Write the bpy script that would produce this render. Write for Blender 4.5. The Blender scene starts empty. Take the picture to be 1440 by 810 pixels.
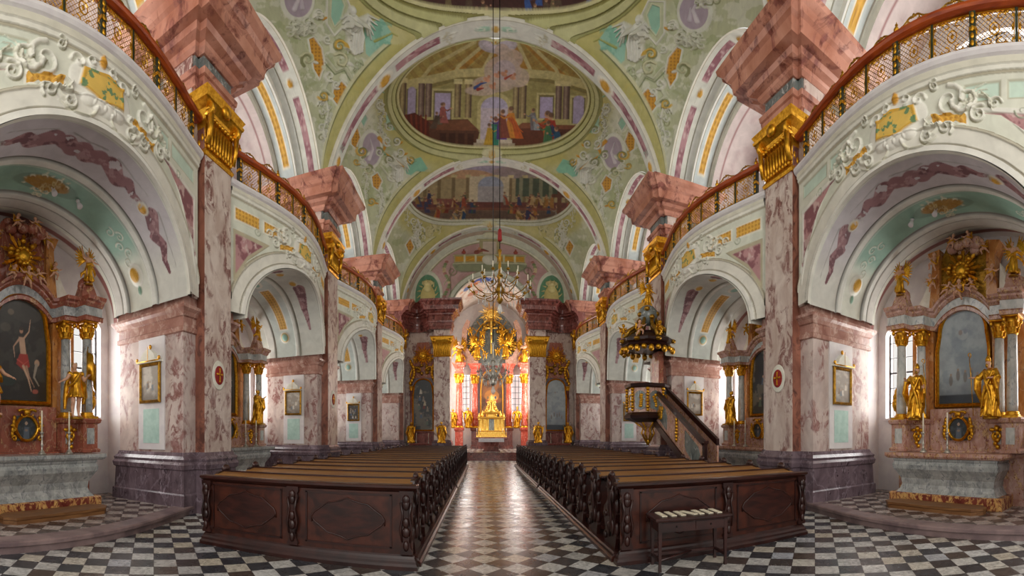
import bpy, bmesh, math, random
import numpy as np
from mathutils import Vector, Matrix
PI = math.pi
random.seed(7)
S = bpy.context.scene
COL = S.collection

# ------------------------------------------------------------------ camera, world, light, exposure
CAM = Vector((-0.45, 0.0, 1.75))
cd = bpy.data.cameras.new('camera')
cd.type = 'PANO'
cd.panorama_type = 'CENTRAL_CYLINDRICAL'
F = 592.0; VX = 680.0; HY = 611.0
cd.central_cylindrical_range_u_min = -VX / F
cd.central_cylindrical_range_u_max = (1440 - VX) / F
cd.central_cylindrical_range_v_min = -(810 - HY) / F
cd.central_cylindrical_range_v_max = HY / F
cd.central_cylindrical_radius = 1.0
cam = bpy.data.objects.new('camera', cd); COL.objects.link(cam)
cam.location = CAM; cam.rotation_euler = (PI / 2, 0, 0)
S.camera = cam
S.view_settings.view_transform = 'Standard'
S.view_settings.look = 'None'
S.view_settings.gamma = 1.0
S.view_settings.use_curve_mapping = False
S.view_settings.exposure = 0.0

W = bpy.data.worlds.new('world'); S.world = W; W.use_nodes = True
W.node_tree.nodes['Background'].inputs[0].default_value = (1.0, 0.975, 0.93, 1)
W.node_tree.nodes['Background'].inputs[1].default_value = 0.88

def area(name, loc, direction, sx, sy, power, color=(1, 1, 1), spread=PI):
    l = bpy.data.lights.new(name, 'AREA'); l.shape = 'RECTANGLE'; l.size = sx; l.size_y = sy
    l.energy = power; l.color = color; l.spread = spread
    o = bpy.data.objects.new(name, l); COL.objects.link(o); o.location = loc
    o.rotation_euler = Vector(direction).to_track_quat('-Z', 'Y').to_euler()
    return o
BAYS = [4.15 + 7.5 * k for k in range(4)]
PIERS = [b + 3.75 for b in BAYS]
DAY = (1.0, 0.985, 0.95)
for k, yc in enumerate(BAYS):
    for s in (-1, 1):
        area('gallery_daylight', (s * 10.3, yc, 10.5), (-s, 0, -.12), 3.4, 4.0, 300, DAY)
        for g in (-1, 1):
            area('chapel_daylight', (s * 9.8, yc + g * 2.22, 3.5), (-s, 0, -.02), 1.3, 2.8, 115, DAY)
# soft fill light added at the open west end, unseen behind the viewer
area('west_fill', (0, -7.5, 8.5), (0, 1, -.05), 9, 9, 1000, (1, .95, .88))
# chancel windows
for s in (-1, 1):
    area('chancel_daylight', (s * 4.0, 34.5, 6.5), (-s, .25, -.15), 3.0, 5.5, 620, (1, .93, .82))

# ------------------------------------------------------------------ materials
def lin(c):
    if isinstance(c, str):
        c = tuple(int(c[i:i + 2], 16) / 255 for i in (0, 2, 4))
    return tuple((x / 12.92 if x <= .04045 else ((x + .055) / 1.055) ** 2.4) for x in c)
MATS = {}
def new_mat(name, rough=.5, metal=0.0, spec=.5):
    m = bpy.data.materials.new(name); m.use_nodes = True
    n = m.node_tree.nodes; b = n['Principled BSDF']
    b.inputs['Roughness'].default_value = rough; b.inputs['Metallic'].default_value = metal
    b.inputs['Specular IOR Level'].default_value = spec
    MATS[name] = m
    return m, n, m.node_tree.links, b
def ramp(n, stops):
    r = n.new('ShaderNodeValToRGB'); e = r.color_ramp.elements
    e[0].position = stops[0][0]; e[0].color = (*lin(stops[0][1]), 1)
    e[1].position = stops[-1][0]; e[1].color = (*lin(stops[-1][1]), 1)
    for p, c in stops[1:-1]:
        x = e.new(p); x.color = (*lin(c), 1)
    return r
def coords(n, l, scale, attr=False):
    t = n.new('ShaderNodeTexCoord'); mp = n.new('ShaderNodeMapping')
    mp.inputs['Scale'].default_value = scale
    l.new(t.outputs['Object'], mp.inputs[0])
    return mp.outputs[0]
def noise(n, l, vec, scale, detail=6, dist=0.0, rough=.55):
    t = n.new('ShaderNodeTexNoise'); t.inputs['Scale'].default_value = scale
    t.inputs['Detail'].default_value = detail; t.inputs['Distortion'].default_value = dist
    t.inputs['Roughness'].default_value = rough
    l.new(vec, t.inputs['Vector'])
    return t.outputs['Fac']
def mixc(n, l, fac, a, b):
    m = n.new('ShaderNodeMix'); m.data_type = 'RGBA'
    l.new(fac, m.inputs['Factor'])
    for v, i in ((a, 6), (b, 7)):
        if isinstance(v, (tuple, str)): m.inputs[i].default_value = (*lin(v), 1)
        else: l.new(v, m.inputs[i])
    return m.outputs[2]
def marble(name, base, base2, blotch, lo=.56, hi=.6, scale=1.0, vein=None, rough=.25, stretch=(1, 1, .6), blotch2=None, cluster=False):
    m, n, l, b = new_mat(name, rough)
    v = coords(n, l, tuple(s * scale for s in stretch))
    cloud = noise(n, l, v, 2.2, 8, .6)
    r0 = ramp(n, [(.35, base), (.65, base2)]); l.new(cloud, r0.inputs[0])
    spots = noise(n, l, v, 3.0, 9, 1.2, .68)
    r1 = ramp(n, [(lo, '000000'), (hi, 'ffffff')]); l.new(spots, r1.inputs[0])
    fac = r1.outputs[0]
    if cluster:
        cl = ramp(n, [(.44, '000000'), (.56, 'ffffff')]); l.new(noise(n, l, v, 1.5, 3, .8), cl.inputs[0])
        mm_ = n.new('ShaderNodeMath'); mm_.operation = 'MULTIPLY'; l.new(fac, mm_.inputs[0]); l.new(cl.outputs[0], mm_.inputs[1]); fac = mm_.outputs[0]
    bl = blotch
    if blotch2:
        r3 = ramp(n, [(.4, blotch), (.6, blotch2)]); l.new(noise(n, l, v, 9, 5, 1), r3.inputs[0]); bl = r3.outputs[0]
    c = mixc(n, l, fac, r0.outputs[0], bl)
    if vein:
        w = n.new('ShaderNodeTexWave'); w.inputs['Scale'].default_value = .45; w.inputs['Distortion'].default_value = 22
        w.inputs['Detail'].default_value = 5; w.inputs['Detail Scale'].default_value = 1.6; l.new(v, w.inputs[0])
        r2 = ramp(n, [(.95, '000000'), (1.0, '999999')]); l.new(w.outputs['Fac'], r2.inputs[0])
        c = mixc(n, l, r2.outputs[0], c, vein)
    l.new(c, b.inputs['Base Color'])
    return m
def plain(name, c1, c2=None, rough=.5, metal=0.0, scale=8, stretch=(1, 1, 1), bump=0.0, spec=.5):
    m, n, l, b = new_mat(name, rough, metal, spec)
    v = coords(n, l, stretch)
    f = noise(n, l, v, scale, 5, .4)
    r = ramp(n, [(.35, c1), (.65, c2 or c1)]); l.new(f, r.inputs[0]); l.new(r.outputs[0], b.inputs['Base Color'])
    if bump:
        bp = n.new('ShaderNodeBump'); bp.inputs['Strength'].default_value = bump; bp.inputs['Distance'].default_value = .02
        l.new(f, bp.inputs['Height']); l.new(bp.outputs[0], b.inputs['Normal'])
    return m
marble('pier_marble', 'd2c4ba', 'b6a196', '744a44', .47, .53, 1.35, rough=.3, blotch2='97736c', cluster=True)
marble('pier_edge', 'a26a56', '744638', '58342c', .5, .62, .8, rough=.3)
marble('red_marble', 'c8917c', 'a2664f', '6c3a2e', .5, .6, .6, rough=.28, blotch2='8e564c')
marble('plinth_marble', '786870', '56474e', '8a7c86', .54, .6, 1.3, rough=.22, vein='9a8c98', blotch2='3c2f34')
marble('chapel_marble', 'cfc0b8', 'b3a29c', '845a54', .47, .54, 1.4, rough=.28, blotch2='a07c78', cluster=True)
marble('cornice_marble', 'b08678', '8c6054', 'c4a698', .5, .62, 1.2, rough=.25)
marble('frieze_marble', '7d8480', '5a605f', 'b9bcb8', .55, .66, 1.5, rough=.2)
marble('dark_red_marble', '8a5048', '6a3830', '4a2622', .5, .62, 1.2, vein='b88a80', rough=.22)
marble('altar_red', 'a4604c', '84483a', 'c9a070', .55, .62, 2.2, vein='d8b89a', rough=.22, blotch2='6a302a')
marble('altar_pink', 'c8a498', 'a87868', '7c3e38', .5, .58, 2.5, vein='dcc8b8', rough=.22, blotch2='d6b27a')
marble('altar_orange', 'cc9050', 'ae6c34', '7a4428', .55, .65, 2.0, vein='dab890', rough=.25)
marble('altar_blotched', '8c483a', '6c3028', 'dcb06c', .47, .52, 2.2, rough=.22, blotch2='c48a58')
marble('grey_marble', 'b4b6b4', '8e9290', '767b7e', .52, .64, 2.5, rough=.2, vein='d4d4d2')
marble('white_grey_marble', 'cfcfca', 'b0b4b0', '90979a', .54, .66, 2.5, rough=.2)
marble('scarlet_marble', 'c85a48', 'a63e30', 'dc9484', .52, .62, 2.0, rough=.2)
plain('gold', 'e2ab32', 'b67c16', .3, .8, 14, bump=.25)
plain('old_gold', 'b88a2c', '7c5a18', .38, .75, 14, bump=.3)
plain('bright_gold', 'f2cf6c', 'd9a23a', .3, .7, 14, bump=.25)
plain('flesh', 'd8ab8c', 'c08c70', .5, 0, 12)
plain('white_stucco', 'e4e2d6', 'd2d0c0', .55, 0, 6)
plain('green_iron', '39422e', '242a1e', .4, .3, 12)
plain('rail_wood', 'b0501e', '7a2c10', .28, 0, 5, (1, .3, 3))
plain('pew_wood', '3c1b14', '240f0c', .32, 0, 3.5, (1, 1, 3.5), .08)
plain('pew_veneer', '4a2317', '28110c', .3, 0, 2.6, (1.8, 1, 1.8))
plain('pew_dark', '33150f', '200c0a', .35, 0, 5, bump=.1)
plain('ledge_wood', '9a6c34', '6a421e', .38, 0, 4, (.25, 6, 3))
plain('step_wood', '8a6038', '6c4626', .5, 0, 4, (.5, 4, 4))
plain('table_wood', '3a1c18', '24100e', .35, 0, 5)
plain('wax', 'f0ead4', 'e6dcc0', .4)
plain('silver', 'd0ccc2', '9c988c', .3, .7, 20)
plain('paper', 'ddd6c2', 'c9bfa4', .7)
plain('linen', 'eeeef2', 'dcdce6', .8)
plain('black_iron', '1c1a18', '121110', .4, .6)
plain('white_wall', 'dcd8d6', 'cfc9cb', .7, 0, 3)
plain('grey_frame', '444044', '343236', .5)
plain('kerb_stone', '8f7a78', '6c5a5c', .4, 0, 3)
plain('red_felt', '9a1c18', '7a100e', .7)
plain('sky_teal', 'b4d0c6', 'a2c2b8', .6)
def emis(name, c, st):
    m, n, l, b = new_mat(name, .3)
    b.inputs['Base Color'].default_value = (*lin(c), 1)
    b.inputs['Emission Color'].default_value = (*lin(c), 1); b.inputs['Emission Strength'].default_value = st
emis('daylit_glass', 'f4f8ff', 1.6)
emis('flame', 'ffd890', 6)
m, n, l, b = new_mat('crystal', .08, 0, .8)
b.inputs['Base Color'].default_value = (.8, .82, .8, 1); b.inputs['Alpha'].default_value = .55
# painted plaster: colour stored per vertex (the fresco itself)
def paint_mat(name, rough):
    m, n, l, b = new_mat(name, rough)
    a = n.new('ShaderNodeVertexColor'); a.layer_name = 'Col'
    v = coords(n, l, (1, 1, 1)); f = noise(n, l, v, 3.0, 6, .5)
    r = ramp(n, [(.3, 'e8e8e8'), (.7, 'ffffff')]); l.new(f, r.inputs[0])
    mx = n.new('ShaderNodeMix'); mx.data_type = 'RGBA'; mx.blend_type = 'MULTIPLY'; mx.inputs['Factor'].default_value = 1
    l.new(a.outputs[0], mx.inputs[6]); l.new(r.outputs[0], mx.inputs[7]); l.new(mx.outputs[2], b.inputs['Base Color'])
paint_mat('painted_plaster', .6)
paint_mat('oil_paint', .35)
# chequered floor, tiles laid at 45 degrees to the nave
def floor_mat(name, tile, light, dark, rot=PI / 4):
    m, n, l, b = new_mat(name, .2)
    t = n.new('ShaderNodeTexCoord'); mp = n.new('ShaderNodeMapping'); mp.inputs['Rotation'].default_value = (0, 0, rot)
    mp.inputs['Scale'].default_value = (1 / tile, 1 / tile, 1)
    l.new(t.outputs['Object'], mp.inputs[0])
    ck = n.new('ShaderNodeTexChecker'); ck.inputs['Scale'].default_value = 1.0
    l.new(mp.outputs[0], ck.inputs[0])
    fl = n.new('ShaderNodeVectorMath'); fl.operation = 'FLOOR'; l.new(mp.outputs[0], fl.inputs[0])
    wn = n.new('ShaderNodeTexWhiteNoise'); wn.noise_dimensions = '3D'; l.new(fl.outputs[0], wn.inputs[0])
    wn2 = n.new('ShaderNodeTexWhiteNoise'); wn2.noise_dimensions = '3D'
    ad = n.new('ShaderNodeVectorMath'); ad.operation = 'ADD'; ad.inputs[1].default_value = (17, 5, 3); l.new(fl.outputs[0], ad.inputs[0]); l.new(ad.outputs[0], wn2.inputs[0])
    rl = ramp(n, light); l.new(wn.outputs[0], rl.inputs[0])
    rd = ramp(n, dark); l.new(wn2.outputs[0], rd.inputs[0])
    c = mixc(n, l, ck.outputs['Fac'], rd.outputs[0], rl.outputs[0])
    v = t.outputs['Object']
    f = noise(n, l, v, 9, 8, 1.5, .65)
    rv = ramp(n, [(.35, '8a8a8a'), (.6, 'ffffff')]); l.new(f, rv.inputs[0])
    mx = n.new('ShaderNodeMix'); mx.data_type = 'RGBA'; mx.blend_type = 'MULTIPLY'; mx.inputs['Factor'].default_value = .7
    l.new(c, mx.inputs[6]); l.new(rv.outputs[0], mx.inputs[7])
    # joints
    fr = n.new('ShaderNodeVectorMath'); fr.operation = 'FRACTION'; l.new(mp.outputs[0], fr.inputs[0])
    sp = n.new('ShaderNodeSeparateXYZ'); l.new(fr.outputs[0], sp.inputs[0])
    mn = n.new('ShaderNodeMath'); mn.operation = 'MINIMUM'; l.new(sp.outputs[0], mn.inputs[0]); l.new(sp.outputs[1], mn.inputs[1])
    lt = n.new('ShaderNodeMath'); lt.operation = 'LESS_THAN'; lt.inputs[1].default_value = .02; l.new(mn.outputs[0], lt.inputs[0])
    c2 = mixc(n, l, lt.outputs[0], mx.outputs[2], '3a3634')
    l.new(c2, b.inputs['Base Color'])
    g = noise(n, l, v, 2.5, 5, .8); rr = n.new('ShaderNodeMapRange'); rr.inputs['To Min'].default_value = .12; rr.inputs['To Max'].default_value = .42
    l.new(g, rr.inputs[0]); l.new(rr.outputs[0], b.inputs['Roughness'])
floor_mat('nave_floor', .31, [(0, 'bcbab6'), (.4, 'd2d2d0'), (.75, 'c8bfae'), (1, 'b2b6be')], [(0, '3a3d44'), (.5, '484a4e'), (.85, '54463e'), (1, '2c3038')])
floor_mat('chapel_floor', .31, [(0, 'a89890'), (1, 'c0b4ae')], [(0, '6e5c56'), (1, '504442')])

# ------------------------------------------------------------------ mesh helpers
class MB:
    def __init__(s): s.v = []; s.f = []; s.sm = []
    def add(s, vs, fs, smooth=False, M=None):
        o = len(s.v)
        if M is not None: vs = [tuple(M @ Vector(v)) for v in vs]
        s.v += [tuple(v) for v in vs]; s.f += [tuple(i + o for i in f) for f in fs]; s.sm += [smooth] * len(fs)
        return s
    def box(s, x0, x1, y0, y1, z0, z1, M=None):
        vs = [(x, y, z) for z in (z0, z1) for y in (y0, y1) for x in (x0, x1)]
        return s.add(vs, [(0, 2, 3, 1), (4, 5, 7, 6), (0, 1, 5, 4), (2, 6, 7, 3), (0, 4, 6, 2), (1, 3, 7, 5)], False, M)
    def cb(s, c, d, M=None):
        return s.box(c[0] - d[0] / 2, c[0] + d[0] / 2, c[1] - d[1] / 2, c[1] + d[1] / 2, c[2] - d[2] / 2, c[2] + d[2] / 2, M)
    def stack(s, x0, x1, y0, y1, prof, M=None, cut=0.0):
        """rectangle lofted up through (z, offset) pairs; cut = chamfered corners"""
        vs = []; n = 8 if cut else 4
        for z, o in prof:
            a, b, c, d = x0 - o, x1 + o, y0 - o, y1 + o
            if cut: vs += [(a + cut, c, z), (b - cut, c, z), (b, c + cut, z), (b, d - cut, z), (b - cut, d, z), (a + cut, d, z), (a, d - cut, z), (a, c + cut, z)]
            else: vs += [(a, c, z), (b, c, z), (b, d, z), (a, d, z)]
        fs = [tuple(range(n - 1, -1, -1)), tuple(range(len(vs) - n, len(vs)))]
        for i in range(len(prof) - 1):
            for j in range(n):
                k = (j + 1) % n
                fs.append((i * n + j, i * n + k, (i + 1) * n + k, (i + 1) * n + j))
        return s.add(vs, fs, False, M)
    def prism(s, poly, h0, h1, axis='y', M=None, smooth=False):
        """2-D polygon extruded: axis y -> polygon in (x,z); axis z -> (x,y); axis x -> (y,z)"""
        def p(a, b, h):
            return {'y': (a, h, b), 'z': (a, b, h), 'x': (h, a, b)}[axis]
        n = len(poly); vs = [p(a, b, h0) for a, b in poly] + [p(a, b, h1) for a, b in poly]
        fs = [tuple(range(n)), tuple(range(2 * n - 1, n - 1, -1))] + [(i, i + n, (i + 1) % n + n, (i + 1) % n) for i in range(n)]
        return s.add(vs, fs, smooth, M)
    def lathe(s, prof, n=16, c=(0, 0), M=None, a0=0, a1=2 * PI, wob=None):
        vs = []; full = abs(a1 - a0 - 2 * PI) < 1e-6; m = n if full else n + 1
        for z, r in prof:
            for j in range(m):
                a = a0 + (a1 - a0) * j / n
                rr = r * (wob(a, z) if wob else 1)
                vs.append((c[0] + rr * math.cos(a), c[1] + rr * math.sin(a), z))
        fs = []
        for i in range(len(prof) - 1):
            for j in range(n if full else n):
                k = (j + 1) % m if full else j + 1
                fs.append((i * m + j, i * m + k, (i + 1) * m + k, (i + 1) * m + j))
        if full:
            fs.append(tuple(range(m - 1, -1, -1))); fs.append(tuple(range((len(prof) - 1) * m, len(prof) * m)))
        return s.add(vs, fs, True, M)
    def ell(s, c, r, n=10, M=None, rot=None):
        vs = []; m = max(5, n * 3 // 4)
        for i in range(m + 1):
            t = PI * i / m
            for j in range(n):
                a = 2 * PI * j / n
                p = Vector((r[0] * math.sin(t) * math.cos(a), r[1] * math.sin(t) * math.sin(a), -r[2] * math.cos(t)))
                if rot is not None: p = rot @ p
                vs.append((c[0] + p.x, c[1] + p.y, c[2] + p.z))
        fs = [(i * n + j, i * n + (j + 1) % n, (i + 1) * n + (j + 1) % n, (i + 1) * n + j) for i in range(m) for j in range(n)]
        return s.add(vs, fs, True, M)
    def tube(s, pts, r, n=8, M=None, caps=True):
        pts = [Vector(p) for p in pts]; R = r if isinstance(r, (list, tuple)) else [r] * len(pts)
        vs = []; prev = None
        for i, p in enumerate(pts):
            t = (pts[min(i + 1, len(pts) - 1)] - pts[max(i - 1, 0)])
            if t.length < 1e-9: t = Vector((0, 0, 1))
            t.normalize()
            u = prev - t * prev.dot(t) if prev is not None else t.orthogonal()
            if u.length < 1e-6: u = t.orthogonal()
            u.normalize(); prev = u; w = t.cross(u)
            for j in range(n):
                a = 2 * PI * j / n + PI / n
                vs.append(tuple(p + (u * math.cos(a) + w * math.sin(a)) * R[i]))
        fs = [(i * n + j, i * n + (j + 1) % n, (i + 1) * n + (j + 1) % n, (i + 1) * n + j) for i in range(len(pts) - 1) for j in range(n)]
        if caps: fs += [tuple(range(n - 1, -1, -1)), tuple(range((len(pts) - 1) * n, len(pts) * n))]
        return s.add(vs, fs, n > 5, M)
    def sweep(s, prof, pts, A, B, smooth=False, closed=False, M=None, cap=True):
        """profile (a,b) swept: point + a*A[i] + b*B[i]"""
        n = len(prof); vs = []
        for p, a, b in zip(pts, A, B):
            p, a, b = Vector(p), Vector(a), Vector(b)
            vs += [tuple(p + a * u + b * w) for u, w in prof]
        m = len(pts); fs = []
        for i in range(m if closed else m - 1):
            k = (i + 1) % m
            for j in range(n):
                q = (j + 1) % n
                fs.append((i * n + j, i * n + q, k * n + q, k * n + j))
        if cap and not closed: fs += [tuple(range(n - 1, -1, -1)), tuple(range((m - 1) * n, m * n))]
        return s.add(vs, fs, smooth, M)
    def build(s, name, mat, parent=None, fix=True):
        me = bpy.data.meshes.new(name); me.from_pydata(s.v, [], s.f)
        me.polygons.foreach_set('use_smooth', s.sm)
        if fix:
            bm = bmesh.new(); bm.from_mesh(me); bmesh.ops.recalc_face_normals(bm, faces=bm.faces); bm.to_mesh(me); bm.free()
        me.materials.append(MATS[mat]); me.update()
        o = bpy.data.objects.new(name, me); COL.objects.link(o)
        if parent is not None: o.parent = parent
        return o
def tag(o, label=None, cat=None, group=None, kind=None):
    if label: o['label'] = label
    if cat: o['category'] = cat
    if group: o['group'] = group
    if kind: o['kind'] = kind
    return o
def struct(o): o['kind'] = 'structure'; return o
def empty(name, loc=(0, 0, 0), rz=0.0, **k):
    o = bpy.data.objects.new(name, None); COL.objects.link(o); o.location = loc; o.rotation_euler = (0, 0, rz); o.empty_display_size = .1
    tag(o, **k); return o
def children(o): return [c for c in KIDS.get(o.name, [])]
def copy_tree(o, parent=None):
    c = o.copy(); COL.objects.link(c)
    if parent is not None: c.parent = parent
    for ch in [x for x in bpy.data.objects if x.parent == o]:
        copy_tree(ch, c)
    return c
def smoothstep(a, b, x):
    t = np.clip((x - a) / (b - a), 0, 1); return t * t * (3 - 2 * t)

def grid_mesh(name, pos, col, mat='painted_plaster', parent=None, smooth=True):
    """pos (n,m,3), col (n,m,3) numpy -> one mesh object with colour attribute Col"""
    n, m = pos.shape[:2]
    idx = np.arange(n * m).reshape(n, m)
    q = np.stack([idx[:-1, :-1], idx[1:, :-1], idx[1:, 1:], idx[:-1, 1:]], -1).reshape(-1, 4)
    me = bpy.data.meshes.new(name)
    me.vertices.add(n * m); me.vertices.foreach_set('co', pos.astype(np.float32).ravel())
    me.loops.add(q.size); me.loops.foreach_set('vertex_index', q.astype(np.int32).ravel())
    me.polygons.add(len(q)); me.polygons.foreach_set('loop_start', np.arange(0, q.size, 4, dtype=np.int32))
    me.update(calc_edges=True)
    me.polygons.foreach_set('use_smooth', np.full(len(q), smooth))
    a = me.color_attributes.new('Col', 'FLOAT_COLOR', 'POINT')
    a.data.foreach_set('color', np.concatenate([col, np.ones((n, m, 1))], -1).astype(np.float32).ravel())
    me.materials.append(MATS[mat]); me.validate(); me.update()
    o = bpy.data.objects.new(name, me); COL.objects.link(o)
    if parent is not None: o.parent = parent
    return o

# ------------------------------------------------------------------ painter: shapes with colour and relief over any two coordinates
RNG = np.random.RandomState(3)
HASH = RNG.rand(256, 256)
def vnoise(x, y, seed=0):
    x = x + seed * 17.3; y = y + seed * 9.7
    xi = np.floor(x).astype(int); yi = np.floor(y).astype(int); fx = x - xi; fy = y - yi
    fx = fx * fx * (3 - 2 * fx); fy = fy * fy * (3 - 2 * fy)
    g = lambda a, b: HASH[a % 256, b % 256]
    return (g(xi, yi) * (1 - fx) + g(xi + 1, yi) * fx) * (1 - fy) + (g(xi, yi + 1) * (1 - fx) + g(xi + 1, yi + 1) * fx) * fy
def fbm(x, y, oct=4, seed=0):
    r = 0; a = .5; t = 0
    for i in range(oct):
        r = r + a * vnoise(x, y, seed + i); t += a; a *= .55; x = x * 2.03; y = y * 2.03
    return r / t
class P:
    def __init__(s, X, Y, base, aa):
        s.X, s.Y, s.aa = X, Y, aa
        s.c = np.zeros(X.shape + (3,)); s.c[:] = lin(base); s.h = np.zeros(X.shape)
    def mix(s, m, col):
        if isinstance(col, (str, tuple)): col = np.array(lin(col))
        s.c = s.c * (1 - m[..., None]) + col * m[..., None]; return s
    def _m(s, d): return np.clip(.5 - d / (2 * s.aa), 0, 1)
    def ell(s, cx, cy, rx, ry, col, h=0.0, rot=0.0, op=1.0):
        dx, dy = s.X - cx, s.Y - cy
        if rot: c_, s_ = math.cos(rot), math.sin(rot); dx, dy = dx * c_ + dy * s_, -dx * s_ + dy * c_
        q = np.sqrt((dx / rx) ** 2 + (dy / ry) ** 2)
        m = s._m((q - 1) * min(rx, ry)) * op
        if col is not None: s.mix(m, col)
        if h: s.h += h * np.sqrt(np.clip(1 - q * q, 0, 1))
        return s
    def ring(s, cx, cy, rx, ry, w, col, h=0.0):
        q = np.sqrt(((s.X - cx) / rx) ** 2 + ((s.Y - cy) / ry) ** 2)
        d = np.abs(q - 1) * min(rx, ry) - w / 2
        s.mix(s._m(d), col)
        if h: s.h += h * np.sqrt(np.clip(1 - ((np.abs(q - 1) * min(rx, ry)) / (w / 2)) ** 2, 0, 1))
        return s
    def rect(s, x0, y0, x1, y1, col, h=0.0, op=1.0, rot=0.0):
        cx, cy = (x0 + x1) / 2, (y0 + y1) / 2; dx, dy = s.X - cx, s.Y - cy
        if rot: c_, s_ = math.cos(rot), math.sin(rot); dx, dy = dx * c_ + dy * s_, -dx * s_ + dy * c_
        d = np.maximum(np.abs(dx) - abs(x1 - x0) / 2, np.abs(dy) - abs(y1 - y0) / 2)
        m = s._m(d); s.mix(m * op, col) if col is not None else None
        if h: s.h += h * m
        return s
    def poly(s, pts, col, h=0.0, op=1.0):
        ins = np.zeros(s.X.shape, bool); dmin = np.full(s.X.shape, 1e9)
        n = len(pts)
        for i in range(n):
            (x1, y1), (x2, y2) = pts[i], pts[(i + 1) % n]
            c = ((y1 > s.Y) != (y2 > s.Y)) & (s.X < (x2 - x1) * (s.Y - y1) / ((y2 - y1) or 1e-9) + x1)
            ins ^= c
            dmin = np.minimum(dmin, s._seg(x1, y1, x2, y2)[0])
        d = np.where(ins, -dmin, dmin); m = s._m(d)
        s.mix(m * op, col)
        if h: s.h += h * m
        return s
    def _seg(s, x1, y1, x2, y2):
        dx, dy = x2 - x1, y2 - y1; L = dx * dx + dy * dy or 1e-12
        t = np.clip(((s.X - x1) * dx + (s.Y - y1) * dy) / L, 0, 1)
        return np.hypot(s.X - x1 - t * dx, s.Y - y1 - t * dy), t
    def stroke(s, pts, w, col, h=0.0, taper=True, op=1.0):
        xs = [p[0] for p in pts]; ys = [p[1] for p in pts]; pad = w + s.aa * 2
        sel = (s.X > min(xs) - pad) & (s.X < max(xs) + pad) & (s.Y > min(ys) - pad) & (s.Y < max(ys) + pad)
        if not sel.any(): return s
        X, Y = s.X[sel], s.Y[sel]; best = np.full(X.shape, 1e9); n = len(pts) - 1
        for i in range(n):
            x1, y1 = pts[i]; x2, y2 = pts[i + 1]; dx, dy = x2 - x1, y2 - y1; L = dx * dx + dy * dy or 1e-12
            t = np.clip(((X - x1) * dx + (Y - y1) * dy) / L, 0, 1)
            d = np.hypot(X - x1 - t * dx, Y - y1 - t * dy)
            ww = w / 2 * (1 - .75 * (i + t) / n if taper else 1)
            best = np.minimum(best, d / ww)
        m = np.clip(.5 - (best - 1) * w / 2 / (2 * s.aa), 0, 1) * op
        if col is not None:
            c = np.array(lin(col)) if isinstance(col, (str, tuple)) else col
            s.c[sel] = s.c[sel] * (1 - m[:, None]) + c * m[:, None]
        if h: s.h[sel] += h * np.sqrt(np.clip(1 - best ** 2, 0, 1))
        return s
    def blot(s, region, col, scale=3.0, lo=.5, hi=.56, seed=0, op=1.0):
        f = fbm(s.X * scale, s.Y * scale, 5, seed); s.mix(region * smoothstep(lo, hi, f) * op, col); return s
def spiral(cx, cy, r, turns=1.4, a0=0.0, sgn=1, n=26, tail=None):
    pts = []
    for i in range(n):
        t = i / (n - 1); a = a0 + sgn * turns * 2 * PI * t
        rr = r * (1 - .88 * t)
        pts.append((cx + rr * math.cos(a), cy + rr * math.sin(a)))
    if tail: pts = list(tail) + pts
    return pts
def arc(cx, cy, rx, ry, a0, a1, n=20):
    return [(cx + rx * math.cos(math.radians(a0 + (a1 - a0) * i / n)), cy + ry * math.sin(math.radians(a0 + (a1 - a0) * i / n))) for i in range(n + 1)]
def scrollwork(p, cx, cy, sc, col='d8d8c8', h=.03, m=1, seed=0):
    """a rocaille spray of C-scrolls; m mirrors it"""
    r = random.Random(seed)
    S_ = [(0, 0, .30, 90, 1), (.42, .10, .20, 180, -1), (.30, -.36, .17, 30, 1), (-.12, .46, .18, 250, -1), (.66, -.2, .13, 90, 1), (.1, .78, .11, 60, 1)]
    for x, y, q, a, sg in S_:
        p.stroke(spiral(cx + m * x * sc, cy + y * sc, q * sc, 1.3, math.radians(a if m > 0 else 180 - a), sg * m), .085 * sc, col, h)
    for k in range(5):
        a = r.uniform(0, 2 * PI); x = cx + m * .3 * sc + .5 * sc * math.cos(a); y = cy + .55 * sc * math.sin(a)
        p.ell(x, y, .07 * sc, .035 * sc, col, h * .8, rot=a)
def rosette(p, cx, cy, r, gold='d9a53a', rim='e4e2d2', h=.04):
    p.ell(cx, cy, r * 1.25, r * 1.0, rim, h * .6).ell(cx, cy, r * .95, r * .72, gold, h)
    p.mix(((p.X - cx) ** 2 / (r * .9) ** 2 + (p.Y - cy) ** 2 / (r * .68) ** 2 < 1) * (np.sin((p.X - cx + p.Y - cy) * 14 / r) * np.sin((p.X - cx - p.Y + cy) * 14 / r) > .2) * .5, 'a87418')
def lattice(p, region, sc, a='e0ad45', b='b07a22', h=.008):
    """gilded diaper pattern inside a mask"""
    f = (np.sin((p.X + p.Y) * PI / sc) * np.sin((p.X - p.Y) * PI / sc))
    p.mix(region, a); p.mix(region * (f > .25) * .7, b); p.h += region * h * f
def marbling(p, region, seed=0, a='b98a8a', b='8a565c', c='d8bfb8', sc=3.0):
    p.mix(region, a); p.blot(region, b, sc, .47, .56, seed); p.blot(region, c, sc * 1.7, .58, .64, seed + 9, .7)
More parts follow.
